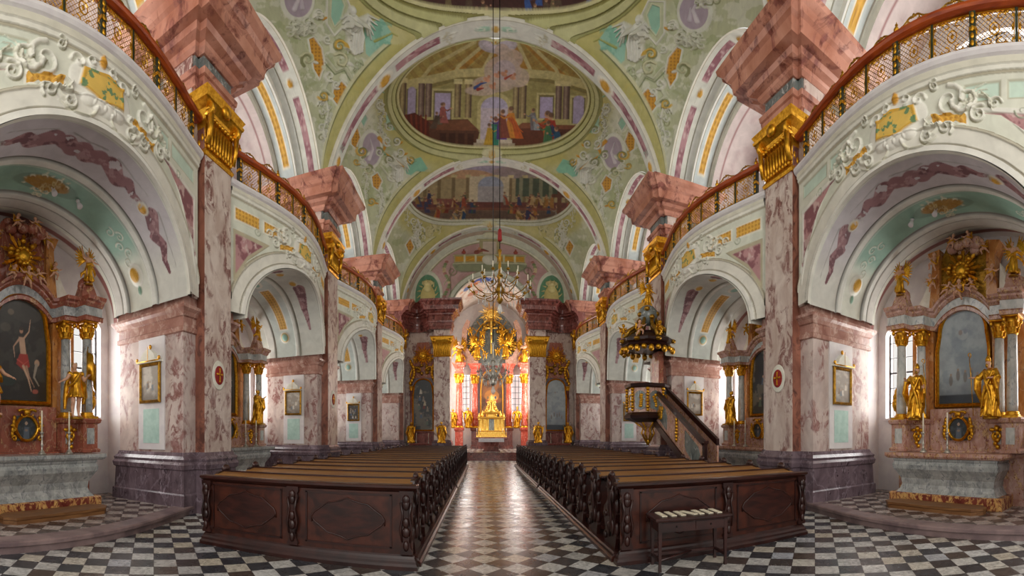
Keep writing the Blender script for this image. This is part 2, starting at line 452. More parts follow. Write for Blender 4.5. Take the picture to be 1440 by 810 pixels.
def fig(p, x, y, H, robe, robe2=None, lean=0.0, skin='c89a78', arm=1, seed=0):
    """painted robed figure standing at (x,y); Y grows downwards in painting coordinates"""
    w = H * .2; tx = x + lean * H
    p.poly([(x - w, y), (x + w * 1.1, y), (tx + w * .75, y - H * .55), (tx + w * .45, y - H * .8), (tx - w * .45, y - H * .8), (tx - w * .7, y - H * .5)], robe)
    if robe2:
        p.poly([(x - w * .2, y), (x + w * 1.1, y), (tx + w * .9, y - H * .5), (tx - w * .1, y - H * .72)], robe2)
        p.stroke([(tx - w * .5, y - H * .7), (tx + w * .3, y - H * .45), (x + w, y - H * .2)], w * .5, robe2)
    p.stroke([(tx, y - H * .72), (tx + arm * w * 1.1, y - H * .62), (tx + arm * w * 1.9, y - H * .72)], w * .42, robe)
    p.ell(tx + arm * w * 2.0, y - H * .73, w * .2, w * .2, skin)
    p.ell(tx + lean * H * .15, y - H * .9, w * .38, w * .48, skin)
    p.ell(tx + lean * H * .15 - arm * w * .12, y - H * .94, w * .38, w * .36, '5a4030', op=.8)
    for k in range(3):
        p.stroke([(tx - w * .3 + k * w * .3, y - H * .6), (x - w * .6 + k * w * .6, y - H * .05)], w * .12, '3a2a20', op=.35)
# ================================================================== THE SHELL
ZC, RV = 10.2, 6.5          # centre height and radius of the nave vault
HB = 3.35                   # half length of a vault bay
FACE = 6.2                  # nave face of the pilasters
def side_b(dy): return 3.8 * np.sqrt(np.clip(1 - (dy / HB) ** 2, 0, 1))
def vault_z(x, dy): return ZC + np.sqrt(np.clip(RV ** 2 - x * x, 0, None)) + (.16 + .84 * (np.abs(x) / RV) ** 2) * side_b(dy)

# ---- floor
o = MB().box(-7.2, 7.2, -9, 28.0, -.3, 0).build('floor', 'nave_floor'); struct(o)
def bulge(dy, base=6.35, d=.6): return base - d * np.cos(np.clip(dy / 3.3, -1, 1) * PI / 2) ** 1.2
for s in (-1, 1):
    for yc in BAYS:
        ys = np.linspace(-3.3, 3.3, 25)
        e = [(s * (bulge(t) + .12), yc + t) for t in ys]
        poly = e + [(s * 9.5, yc + 3.3), (s * 9.5, yc - 3.3)]
        struct(MB().prism(poly, -.2, .165, 'z').build('floor', 'chapel_floor'))
        pts = [(x, y, 0) for x, y in e]
        A = [(s, 0, 0)] * len(pts); B = [(0, 0, 1)] * len(pts)
        struct(MB().sweep([(-.04, 0), (-.04, .1), (-.08, .115), (-.08, .165), (-.05, .185), (.3, .185), (.3, 0)], pts, A, B).build('trim_1', 'kerb_stone'))

# ---- piers
PL = [(0, .14), (.42, .14), (.45, .10), (.95, .08), (.98, .12), (1.08, .14), (1.14, .10), (1.2, .12), (1.27, .05), (1.35, .02)]
IM = [(4.0, .0), (4.02, .05), (4.12, .05), (4.14, .02), (4.34, .02), (4.36, .06), (4.44, .1), (4.5, .16), (4.56, .17), (4.58, .04), (4.82, .03)]
EN1 = [(9.25, .03), (9.45, .03), (9.47, .07), (9.68, .08), (9.7, .13), (9.82, .15)]
EN2 = [(9.82, .03), (10.18, .03)]
EN3 = [(10.18, .08), (10.26, .16), (10.34, .18), (10.4, .34), (10.5, .4), (10.52, .62), (10.8, .66), (10.86, .74), (10.98, .8), (11.08, .92), (11.2, .95)]
for s in (-1, 1):
    wn = 'wall_left' if s < 0 else 'wall_right'
    def X(a, b): return (s * a, s * b) if s > 0 else (s * b, s * a)
    for k, p in enumerate([.4] + PIERS):
        x0, x1 = X(6.48, 8.6)
        struct(MB().stack(x0, x1, p - .93, p + .93, [(0, 0), (4.1, 0)]).build(wn, 'chapel_marble'))
        struct(MB().stack(x0, x1, p - .93, p + .93, PL).build('baseboard_left' if s < 0 else 'baseboard_right', 'plinth_marble'))
        struct(MB().stack(x0, x1, p - .93, p + .93, IM).build('trim_2', 'cornice_marble'))
        x0, x1 = X(8.6, 10.2)
        struct(MB().box(x0, x1, p - .68, p + .68, 0, 6.8).build(wn, 'white_wall'))
        # strip behind the pilaster, pilaster, plinth
        x0, x1 = X(FACE + .025, 6.6)
        struct(MB().box(x0, x1, p - .51, p + .51, 1.3, 9.3).build(wn, 'pier_edge'))
        x0, x1 = X(6.42, 7.3)
        struct(MB().box(x0, x1, p - .7, p + .7, 4.8, 11.2).build(wn, 'pier_marble'))
        x0, x1 = X(7.3, 9.95)
        struct(MB().box(x0, x1, p - .62, p + .62, 6.6, 11.25).build(wn, 'white_wall'))
        x0, x1 = X(FACE, FACE + .03)
        struct(MB().box(x0, x1, p - .5, p + .5, 1.33, 9.3).build('trim_3', 'pier_marble'))
        x0, x1 = X(FACE, 6.5)
        struct(MB().stack(x0, x1, p - .5, p + .5, PL).build('baseboard_left' if s < 0 else 'baseboard_right', 'plinth_marble'))
        # entablature
        x0, x1 = X(FACE + .05, 7.45)
        struct(MB().stack(x0, x1, p - .5, p + .5, EN1).build('trim_4', 'red_marble'))
        struct(MB().stack(x0, x1, p - .5, p + .5, EN2).build('trim_4', 'frieze_marble'))
        struct(MB().stack(x0, x1, p - .5, p + .5, EN3).build('trim_4', 'red_marble'))
        x0, x1 = X(6.4, 7.75)
        struct(MB().stack(x0, x1, p - .64, p + .64, [(z, o_ * .92) for z, o_ in EN1]).build('trim_4', 'red_marble'))
        struct(MB().stack(x0, x1, p - .64, p + .64, [(z, o_ * .92) for z, o_ in EN2]).build('trim_4', 'frieze_marble'))
        struct(MB().stack(x0, x1, p - .64, p + .64, [(z, o_ * .93) for z, o_ in EN3]).build('trim_4', 'red_marble'))
        if k == 0: continue
        # gilded pilaster capital: fluted neck, leaves, scroll corners, abacus
        m_ = MB(); x0, x1 = X(FACE, 6.42)
        m_.stack(x0, x1, p - .5, p + .5, [(7.98, .03), (8.04, .06), (8.1, .03), (8.15, .0), (8.6, .01), (8.8, .04), (8.95, .1), (9.05, .2)])
        m_.stack(x0, x1, p - .5, p + .5, [(9.05, .16), (9.1, .22), (9.16, .24), (9.2, .2), (9.3, .26)])
        fx = s * (FACE - .02)
        for j in range(9):
            yy = p - .44 + .11 * j
            m_.tube([(fx, yy, 8.16), (fx - s * .02, yy, 8.4), (fx - s * .05, yy, 8.7)], [.035, .04, .03], 6)
            m_.ell((fx - s * .03, yy, 8.2), (.03, .045, .07), 6); m_.ell((fx - s * .08, yy, 8.8), (.05, .045, .05), 6)
        for yy in (p - .5, p + .5):
            for q in range(2):
                xx = fx - s * .1 if q == 0 else s * 6.4
                m_.lathe([(-.06, .13), (-.05, .15), (.05, .15), (.06, .13)], 12, M=Matrix.Translation((xx, yy, 8.93)) @ Matrix.Rotation(PI / 2, 4, 'X'))
                m_.lathe([(-.08, .05), (.08, .05)], 8, M=Matrix.Translation((xx, yy, 8.93)) @ Matrix.Rotation(PI / 2, 4, 'X'))
            m_.tube([(fx - s * .05, yy, 8.2), (fx - s * .12, yy, 8.5), (fx - s * .14, yy, 8.8)], [.05, .06, .07], 7)
            for q in range(4): m_.ell((fx + s * .1 * q, yy, 8.3 + .1 * (q % 2)), (.05, .04, .09), 6)
        m_.ell((fx - s * .2, p, 9.1), (.09, .16, .14), 8)
        struct(m_.build('trim_5', 'gold'))
        # consecration cross on a red disc
        if k <= 2:
            c = empty('consecration_cross', (s * (FACE - .002), p, 3.12), -s * PI / 2, label=('red oval disc with gilt cross on the %s' % {(-1, 1): 'nearest left pier', (1, 1): 'nearest right pier', (-1, 2): 'second left pier', (1, 2): 'second right pier'}[(s, k)]), cat='wall cross')
            R90 = Matrix.Rotation(PI / 2, 4, 'X')
            MB().lathe([(0, .3), (.012, .29), (.014, .27)], 28, M=R90 @ Matrix.Diagonal((.85, 1.15, 1, 1))).build('surround', 'white_stucco', c)
            MB().lathe([(0, .2), (.022, .2), (.028, .18)], 28, M=R90 @ Matrix.Diagonal((.85, 1.1, 1, 1))).build('disc', 'red_felt', c)
            q = MB(); q.cb((0, -.035, 0), (.03, .02, .26)); q.cb((0, -.035, .02), (.2, .02, .03))
            for a, b_ in ((0, .14), (0, -.14), (.1, .02), (-.1, .02)): q.ell((a, -.035, b_), (.03, .012, .03), 8)
            q.build('cross', 'gold', c)

# ---- painted parapets of the galleries, pierced by the chapel arches
AW, AR, AZ = 2.66, 1.9, 4.7
def arch_z(dy): return AZ + AR * np.sqrt(np.clip(1 - (dy / AW) ** 2, 0, 1))
def parapet(s, k, n, m):
    yc = BAYS[k]; dy = np.linspace(-3.12, 3.12, n)[:, None]; t = np.linspace(0, 1, m)[None, :]
    # denser near the jump at the arch ends: low edge falls to 0.17 outside the opening
    low = np.where(np.abs(dy) < AW, arch_z(dy), 4.78)
    z = low + (7.86 - low) * t; dyy = dy + 0 * t
    p = P(dyy, z, 'dcdccb', .012)
    e = z - arch_z(np.clip(dyy, -AW * .999, AW * .999))      # height over the arch
    er = np.hypot(dyy / AW, np.maximum(z - AZ, 0) / AR) - 1; er = er * 2.1
    # ground tint
    p.mix(smoothstep(.3, .7, fbm(dyy * .8, z * .8, 3, k)) * .5, 'd0d6c4')
    # archivolt mouldings
    for a_, b_, c_, h_ in ((-.1, .10, 'e6e4da', .05), (.10, .14, 'b9b3a2', .0), (.14, .40, 'e2dfd2', .03), (.40, .44, 'c2bca8', .055), (.44, .47, 'a39c86', .02)):
        mk = ((er >= a_) & (er < b_)).astype(float); p.mix(mk, c_); p.h += mk * h_
    # top mouldings
    for a_, b_, c_, h_ in ((7.62, 7.66, 'b4ad96', .02), (7.66, 7.74, 'e4e2d4', .05), (7.74, 7.86, 'd6d2c0', .08)):
        mk = ((z >= a_) & (z < b_)).astype(float); p.mix(mk, c_); p.h += mk * h_
    for g in (-1, 1):
        # marble spandrel
        if k == 0:
            p.poly([(g * 2.98, 6.95), (g * 2.98, 5.2), (g * 2.78, 5.75), (g * 2.35, 6.5), (g * 1.9, 6.95), (g * 1.3, 7.12)], 'e6e4d8', .02)
            rg = np.zeros(z.shape); q = P(dyy, z, '000000', .01).poly([(g * 2.9, 6.85), (g * 2.9, 5.6), (g * 2.62, 6.15), (g * 2.3, 6.62), (g * 1.85, 6.95), (g * 1.5, 7.02)], 'ffffff'); rg = q.c[..., 0]
            marbling(p, rg, 3 + k); p.h -= rg * .02
            for x0, x1 in ((1.25, 1.85), (1.95, 2.95)):
                p.rect(g * x0, 7.2, g * x1, 7.52, 'b9b7a0', -.01); p.rect(g * (x0 + .03), 7.23, g * (x1 - .03), 7.49, 'c8dccb', -.012)
        else:
            q = P(dyy, z, '000000', .01).poly([(g * 2.95, 6.75), (g * 2.95, 5.75), (g * 2.55, 6.3), (g * 2.0, 6.72)], 'ffffff'); rg = q.c[..., 0]
            q2 = P(dyy, z, '000000', .01).poly([(g * 3.02, 6.86), (g * 3.02, 5.5), (g * 2.55, 6.18), (g * 1.75, 6.83)], 'ffffff').c[..., 0]
            p.mix(q2, 'b7ae92'); p.h += q2 * .015
            marbling(p, rg, 5 + k)
            for x0, x1 in ((2.15, 2.95), (1.2, 1.95)):
                q = P(dyy, z, '000000', .01).rect(g * x0, 7.12, g * x1, 7.4, 'ffffff').c[..., 0]
                p.rect(g * (x0 - .04), 7.08, g * (x1 + .04), 7.44, 'eae6d4', .015); lattice(p, q, .11)
        # scrolls either side of the cartouche
        p.stroke(spiral(g * 1.0, 7.3, .27, 1.6, PI / 2 if g > 0 else PI / 2, -g), .09, 'e6e4d6', .05)
        p.stroke(spiral(g * .68, 7.0, .2, 1.4, -PI / 2, g), .08, 'dedccc', .05)
        p.stroke(spiral(g * .45, 7.48, .13, 1.3, 0 if g > 0 else PI, g), .06, 'e6e4d6', .045)
        p.stroke(arc(g * .95, 7.25, .42, .36, 90 - g * 80, 90 - g * 250), .07, 'e2e0d0', .045)
        p.stroke(arc(g * .5, 6.85, .35, .2, 180 if g > 0 else 0, 330 if g > 0 else -150), .06, 'd9d6c2', .04)
        # gilt diaper strips over the arch
        q = ((er > .52) & (er < .66) & (np.abs(dyy - g * 1.0) < .3)).astype(float)
        p.mix(((er > .5) & (er < .68) & (np.abs(dyy - g * 1.0) < .34)).astype(float), 'eceadb'); lattice(p, q, .09)
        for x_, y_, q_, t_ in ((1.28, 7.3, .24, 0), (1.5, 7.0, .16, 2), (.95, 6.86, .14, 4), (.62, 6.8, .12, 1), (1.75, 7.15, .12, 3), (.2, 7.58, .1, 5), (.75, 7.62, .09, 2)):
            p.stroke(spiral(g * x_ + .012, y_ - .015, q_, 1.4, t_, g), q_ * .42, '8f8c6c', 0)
            p.stroke(spiral(g * x_, y_, q_, 1.4, t_, g), q_ * .34, 'e6e4d6', .04)
        for j in range(6): p.stroke([(g * (1.25 + .06 * j), 7.2 + .03 * j), (g * (1.45 + .05 * j), 7.45 - .05 * j), (g * (1.62 + .02 * j), 7.5 - .1 * j)], .035, 'dedcc8', .03)
        p.stroke(spiral(g * 2.2, 7.05 if k else 6.98, .12, 1.2, 0, g), .03, 'aab29a', .015)
    # cartouche
    p.ell(0, 7.22, .62, .42, 'e8e6da', .05)
    p.poly([(-.46, 7.12), (-.38, 7.42), (-.1, 7.46), (.1, 7.52), (.42, 7.42), (.44, 7.1), (.18, 7.06), (0, 6.98), (-.2, 7.06)], 'd8a83e', .035)
    p.poly([(-.4, 7.15), (-.33, 7.37), (0, 7.42), (.36, 7.37), (.38, 7.14), (0, 7.04)], 'e3bd5c', -.01)
    p.blot((p.h > .05) * (np.abs(dyy) < .42) * (z > 7.05) * (z < 7.45) * 1.0, '6f8f62', 9, .58, .62, 4)
    for x_ in (-.3, -.1, .1, .3): p.ell(x_, 6.88 + abs(x_) * .2, .13, .1, 'ece9dd', .045)
    p.ell(0, 7.66, .07, .09, 'd39a32', .04)
    x = bulge(dyy) - p.h
    pos = np.stack([s * x, yc + dyy, z], -1)
    struct(grid_mesh('wall_left' if s < 0 else 'wall_right', pos, p.c))
    # inner shell and gallery floor
    ys = np.linspace(-3.2, 3.2, 25)
    e = [(s * (bulge(t) + .02), yc + t) for t in ys] + [(s * 9.95, yc + 3.2), (s * 9.95, yc - 3.2)]
    struct(MB().prism(e, 7.78, 7.9, 'z').build('floor', 'white_wall'))
    # stone ledge under the railing
    pts = [(s * bulge(t), yc + t, 7.86) for t in ys]; A = [(-s, 0, 0)] * 25; B = [(0, 0, 1)] * 25
    struct(MB().sweep([(-.3, 0), (.04, 0), (.1, .04), (.13, .09), (.12, .15), (.04, .18), (-.3, .18)], pts, A, B).build('trim_6', 'white_wall'))

def chapel_vault(s, k, n, m):
    yc = BAYS[k]
    a = np.linspace(0, PI, n)[:, None]; t = np.linspace(0, 1, m)[None, :]
    dy = -np.cos(a) * AW; x0 = bulge(dy) - .09; x1 = 8.66
    x = x0 + (x1 - x0) * t; A = a + 0 * t; arcl = (A - PI / 2) * 2.3
    xr = x; x = 5.75 + 2.91 * t + 0 * a
    p = P(arcl, x, 'd9dace', .014)
    def band(a_, b_, c_, hh=0.0):
        mk = ((x >= a_) & (x < b_)).astype(float); p.mix(mk, c_); p.h += mk * hh; return mk
    band(5.75, 5.84, 'dedccf', .03); band(5.84, 5.87, '9c9a90', .0)
    low = np.abs(arcl)
    if k == 0:
        mk = band(5.9, 6.85, 'c6c0c3', .0); p.mix(mk * smoothstep(1.8, 3.0, low), 'd3d2c8')
        for g in (-1, 1):
            for (c0, L, w) in ((.95, .42, .13), (2.3, .62, .12), (-.0, .3, .1)):
                q = P(arcl, x, '000000', .01).stroke([(g * (c0 - L), 6.3), (g * (c0 - L * .4), 6.47), (g * c0, 6.32), (g * (c0 + L * .5), 6.42), (g * (c0 + L), 6.36)], w * 2.8, 'ffffff', taper=g * c0 != 0).c[..., 0]
                q = q * (fbm(arcl * 5, x * 5, 3, 4) > .3)
                marbling(p, q, 21, '93666a', '6e4248', 'b58f90', 5)
                p.stroke([(g * (c0 - L), 6.1), (g * c0, 6.16), (g * (c0 + L), 6.12)], .03, 'a8a4a0', -.01)
            rosette(p, g * 1.48, 6.4, .12); scrollwork(p, g * 1.3, 6.4, .2, 'd0cdca', .015, g)
        band(6.85, 6.9, '8c8a84', -.03); band(6.9, 7.05, 'dcdcd2', .03); band(7.05, 7.08, '9c9a90')
        mk = band(7.1, 7.95, '93b8a6', -.02)
        p.mix(mk * smoothstep(1.9, 2.5, low), 'd6d8ca')
        p.stroke(arc(0, 7.15, 9, 0, 0, 180, 2), .02, 'dcdcd2')
        for g in (-1, 1):
            p.ell(g * 2.7, 7.5, .3, .24, 'ebe9df', .03); rosette(p, g * 2.7, 7.5, .2)
            for q in range(5): p.stroke(spiral(g * (2.35 - q * .2), 7.5 + .08 * (-1) ** q, .12, 1.3, q, g), .035, 'e4e6d6', .02)
            p.ell(g * 3.1, 7.5, .12, .07, '7fa08a', .02)
        p.ell(0, 7.52, .62, .26, '7f9d8c'); scrollwork(p, 0, 7.5, .5, 'e4dcc0', .03); scrollwork(p, 0, 7.5, .5, 'e4dcc0', .03, -1); p.ell(0, 7.5, .42, .2, 'a9803a', .03); scrollwork(p, 0, 7.5, .3, 'd8c48c', .03)
        band(7.95, 8.0, '8c8a84', -.02); band(8.0, 8.15, 'deded6', .04); band(8.15, 8.2, '9a9890', 0); band(8.2, 8.5, 'd2d0c8', .03); band(8.5, 8.54, '8a8880', .0)
    else:
        band(5.9, 6.85, 'd6d7cd')
        for g in (-1, 1):
            for c0, L in ((1.6, .9),):
                q = P(arcl, x, '000000', .01).stroke([(g * (c0 - L), 6.32), (g * c0, 6.42), (g * (c0 + L), 6.34)], .4, 'ffffff', taper=True).c[..., 0]
                marbling(p, q, 25, '9d7072', '75484e', 'b99496', 5)
            rosette(p, g * .38, 6.4, .14)
        band(6.85, 6.9, 'a5a394', -.03); band(6.9, 7.05, 'e6e6dc', .03)
        band(7.05, 8.0, 'd3dcd4')
        q = ((x > 7.36) & (x < 7.68) & (low > .5) & (low < 2.4)).astype(float); p.mix(((x > 7.31) & (x < 7.73) & (low > .45) & (low < 2.45)).astype(float), 'efeadb'); lattice(p, q, .12)
        for g in (-1, 1):
            p.ell(g * 2.75, 7.52, .25, .22, 'efeadb', .03); p.ell(g * 2.75, 7.52, .2, .17, 'd8b458', .0); p.ell(g * 2.75, 7.52, .16, .13, '9ec9bb', .03)
        p.ell(0, 7.52, .3, .2, 'efeadb', .03); p.ell(0, 7.52, .2, .12, '9ec9bb', .02)
        band(8.0, 8.05, 'a5a394', -.02); band(8.05, 8.4, 'e3e3da', .03)
    x = xr
    hh = p.h
    r = 1 - hh / 2.2
    pos = np.stack([s * x, yc - np.cos(A) * AW * r, AZ + AR * np.sin(A) * r], -1)
    struct(grid_mesh('ceiling', pos, p.c))
    # the chapel behind the arch: a slightly wider vault, lunette wall and window wall
    a = np.linspace(0, PI, 70)[:, None]; x = np.linspace(8.6, 9.45, 24)[None, :] + 0 * a; A = a + 0 * x
    p = P((A - PI / 2) * 2.6, x, 'd4d0ca', .02)
    p.mix(((x > 9.0) & (x < 9.12)).astype(float), '9a6660')
    pos = np.stack([s * x, yc - np.cos(A) * 3.05, AZ + 2.02 * np.sin(A)], -1)
    struct(grid_mesh('ceiling', pos, p.c))
    # face of the inner arch edge (ring between the two vaults)
    a = np.linspace(0, PI, 70)[:, None]; t = np.linspace(0, 1, 3)[None, :]
    pos = np.stack([s * 8.64 + 0 * a + 0 * t, yc - np.cos(a) * (AW + (3.3 - AW) * t), AZ + np.sin(a) * (AR + (2.5 - AR) * t)], -1)
    struct(grid_mesh('ceiling', pos, P(a + 0 * t, a + 0 * t, 'cfcac2', .1).c))
    struct(MB().box(*sorted((s * 8.62, s * 10.1)), yc - 3.2, yc + 3.2, 6.8, 7.8).build('ceiling', 'white_wall'))

WIN = []
def outer_wall(s, k):
    """window wall of a chapel: solid with two arched openings beside the altar"""
    yc = BAYS[k]; X0, X1 = sorted((s * 9.4, s * 9.75)); wn = 'wall_left' if s < 0 else 'wall_right'
    m_ = MB(); wy = 1.62, 2.82
    z0, z1 = 2.2, 4.55
    m_.box(X0, X1, yc - 3.3, yc + 3.3, 0, z0)
    m_.box(X0, X1, yc - wy[0], yc + wy[0], z0, 7.7)
    for g in (-1, 1):
        a, b_ = sorted((g * wy[1], g * 3.3)); m_.box(X0, X1, yc + a, yc + b_, z0, 7.7)
        # arched head
        c = g * (wy[0] + wy[1]) / 2; r = (wy[1] - wy[0]) / 2
        pl = [(yc + c - r, 7.7), (yc + c - r, z1)] + [(yc + c - r * math.cos(PI * i / 12), z1 + r * .5 * math.sin(PI * i / 12)) for i in range(13)] + [(yc + c + r, 7.7)]
        m_.prism(pl, X0, X1, 'x')
    struct(m_.build(wn, 'white_wall'))
    for g in (-1, 1):
        c = yc + g * (wy[0] + wy[1]) / 2
        w = MB(); xs = s * 9.62
        for yy in (-.58, -.2, .2, .58): w.cb((xs, c + yy, 3.55), (.04, .05 if abs(yy) > .5 else .025, 2.75))
        for zz in (2.22, 2.65, 3.08, 3.51, 3.94, 4.37, 4.84): w.cb((xs, c, zz), (.04, 1.2, .05 if zz in (2.22, 3.51, 4.84) else .02))
        o = struct(w.build('window_1', 'grey_frame')); o['label'] = 'arched leaded window'
        struct(MB().cb((s * 9.38, c, 2.17), (.12, 1.3, .06)).build('trim_7', 'white_wall'))

def gallery(s, k):
    """upper intrados, gallery vault and its window wall"""
    yc = BAYS[k]; n = 130 if k else 60
    for i, (x0, x1, sc, m) in enumerate(((6.42, 7.35, 1.0, 60), (7.35, 8.15, .93, 52), (8.15, 9.95, .87, 30))):
        t = np.linspace(0, 1, n)[:, None]; a = (t * PI)
        x = np.linspace(x0, x1, m)[None, :] + 0 * a; A = a + 0 * x; L = (A - PI / 2) * 3.4; u = x - x0
        p = P(L, x, 'dfe0d4', .014); low = np.abs(L)
        def band(a_, b_, c_, hh=0.0):
            mk = ((u >= a_) & (u < b_)).astype(float); p.mix(mk, c_); p.h += mk * hh; return mk
        if i == 0:
            band(0, .07, 'e9e6d6', .03); band(.07, .1, 'b5ac8c')
            q = ((u > .26) & (u < .5) & ((low < .9) | ((low > 1.7) & (low < 4.1)))).astype(float); marbling(p, q, 31, 'b78a8e', '94606a', 'd5bcb8', 4)
            for g in (-1, 1):
                rosette(p, g * 1.3, x0 + .4, .13); rosette(p, g * 4.6, x0 + .4, .12)
                scrollwork(p, g * 4.2, x0 + .4, .22, 'e8e6da', .02, g); scrollwork(p, g * 1.6, x0 + .4, .2, 'e8e6da', .02, g)
            band(.68, .71, 'a8a590', -.02); band(.71, .93, 'dfe3dc', .02)
        elif i == 1:
            band(0, .05, 'f0eee2', .02); band(.05, .08, 'a8a590')
            p.mix(((u > .08) & (u < .7)).astype(float), 'd2dbd9')
            q = ((u > .24) & (u < .48) & (low > .7) & (low < 3.6)).astype(float)
            p.mix(((u > .2) & (u < .52) & (low > .64) & (low < 3.66)).astype(float), 'efe9d6'); lattice(p, q, .13)
            for g in (-1, 1): scrollwork(p, g * 4.2, x0 + .36, .32, 'eceadc', .025, g)
            band(.7, .74, 'b0ac9c', -.02)
        else:
            p.mix(np.ones(x.shape), 'd2c2bd'); p.mix(((u > .3) & (u < .36)).astype(float), '9b6a68')
            p.blot((u > .4) * 1.0, 'c4aeab', 1.5, .45, .6, 2)
        r = 1 - p.h / 3
        zz = ZC + (side_b(np.array(0.)) * sc) * np.sin(A) * r
        lowcut = 8.0
        pos = np.stack([s * x, yc - np.cos(A) * HB * (.98 if i == 0 else sc) * r, zz], -1)
        struct(grid_mesh('ceiling', pos, p.c))
        # side walls below the springing
        for g in (-1, 1):
            yy = yc + g * HB * (.98 if i == 0 else sc)
            a_, b_ = sorted((s * x0, s * x1)); c_, d_ = sorted((yy, yc + g * 3.45))
            if i: struct(MB().box(a_, b_, c_, d_, 7.8, ZC + .02).build('wall_left' if s < 0 else 'wall_right', 'white_wall'))
        # stepped ring faces
        if i:
            ps, pr = (.98 if i == 1 else .93), sc
            t2 = np.linspace(0, 1, 3)[None, :]; rr = ps + (pr - ps) * t2
            zs = (1.0 if i == 1 else .93) + (pr - (1.0 if i == 1 else .93)) * t2
            pos = np.stack([s * x0 + 0 * a + 0 * t2, yc - np.cos(a) * HB * rr, ZC + 3.8 * np.sin(a) * zs], -1)
            struct(grid_mesh('ceiling', pos, P(a + 0 * t2, a + 0 * t2, 'e2e0d4', .1).c))
    # wall with a big window
    X0, X1 = sorted((s * 9.9, s * 10.2)); m_ = MB(); w, z0, z1 = 1.5, 8.7, 11.6
    m_.box(X0, X1, yc - 3.75, yc - w, 7.6, 15); m_.box(X0, X1, yc + w, yc + 3.75, 7.6, 15); m_.box(X0, X1, yc - w, yc + w, 7.6, z0)
    pl = [(yc - w, 15), (yc - w, z1)] + [(yc - w * math.cos(PI * i / 14), z1 + .8 * math.sin(PI * i / 14)) for i in range(15)] + [(yc + w, 15)]
    m_.prism(pl, X0, X1, 'x'); struct(m_.build('wall_left' if s < 0 else 'wall_right', 'white_wall'))
    f = MB()
    for j in range(6): f.cb((s * 10.05, yc - w + j * w * 2 / 5, 10.5), (.05, .05, 3.8))
    for j in range(8): f.cb((s * 10.05, yc, z0 + j * .52), (.05, 2 * w, .04))
    struct(f.build('window_2', 'grey_frame'))

def transverse(k, pc):
    n, m = 260, 44
    a = np.linspace(-PI / 2, PI / 2, n)[:, None]; t = np.linspace(0, 1, m)[None, :]
    kn = np.array([0, .10, .13, .87, .90, 1]); kw = np.array([-.42, -.4, -.36, .36, .4, .42]); kr = np.array([RV + .25, RV - .02, RV - .12, RV - .12, RV - .02, RV + .25])
    w = np.interp(t, kn, kw) + 0 * a; r = np.interp(t, kn, kr) + 0 * a; L = a * RV + 0 * t
    p = P(L, w, 'dfe0d6', .02); low = np.abs(L)
    band = lambda c_, h_, a_, b_: (p.mix(((w > a_) & (w < b_)).astype(float), c_))
    band('e7e4d4', 0, -.6, -.33); band('e7e4d4', 0, .33, .6); band('b5b098', 0, -.33, -.31); band('b5b098', 0, .31, .33)
    for c0, L0 in ((3.1, .95), (6.3, 1.3)):
        q = ((np.abs(low - c0) < L0) & (np.abs(w) < .14)).astype(float); marbling(p, q, 40 + k, 'b98b90', '95606c', 'd9c0bc', 3)
    for g in (-1, 1):
        p.ell(g * 4.6, 0, .42, .24, 'efeadb', .02); rosette(p, g * 4.6, 0, .26)
        p.ell(g * 8.0, 0, .3, .22, 'efeadb', .02); rosette(p, g * 8.0, 0, .2)
        scrollwork(p, g * 1.75, 0, .32, 'c3b98c', .03, g); scrollwork(p, g * 1.75, 0, .3, 'eceadc', .03, -g)
        p.ell(g * .45, 0, .32, .1, 'a9cdb6', .02); scrollwork(p, g * .5, 0, .3, 'eceadc', .03, g)
        scrollwork(p, g * 7.4, 0, .26, 'a9cdb6', .02, g)
    p.ell(0, 0, .2, .2, 'eceadc', .03); p.ell(0, 0, .13, .13, 'cfa958', .02)
    r = r - p.h
    pos = np.stack([r * np.sin(a), pc + w, ZC + .02 + r * np.cos(a)], -1)
    struct(grid_mesh('ceiling', pos, p.c))

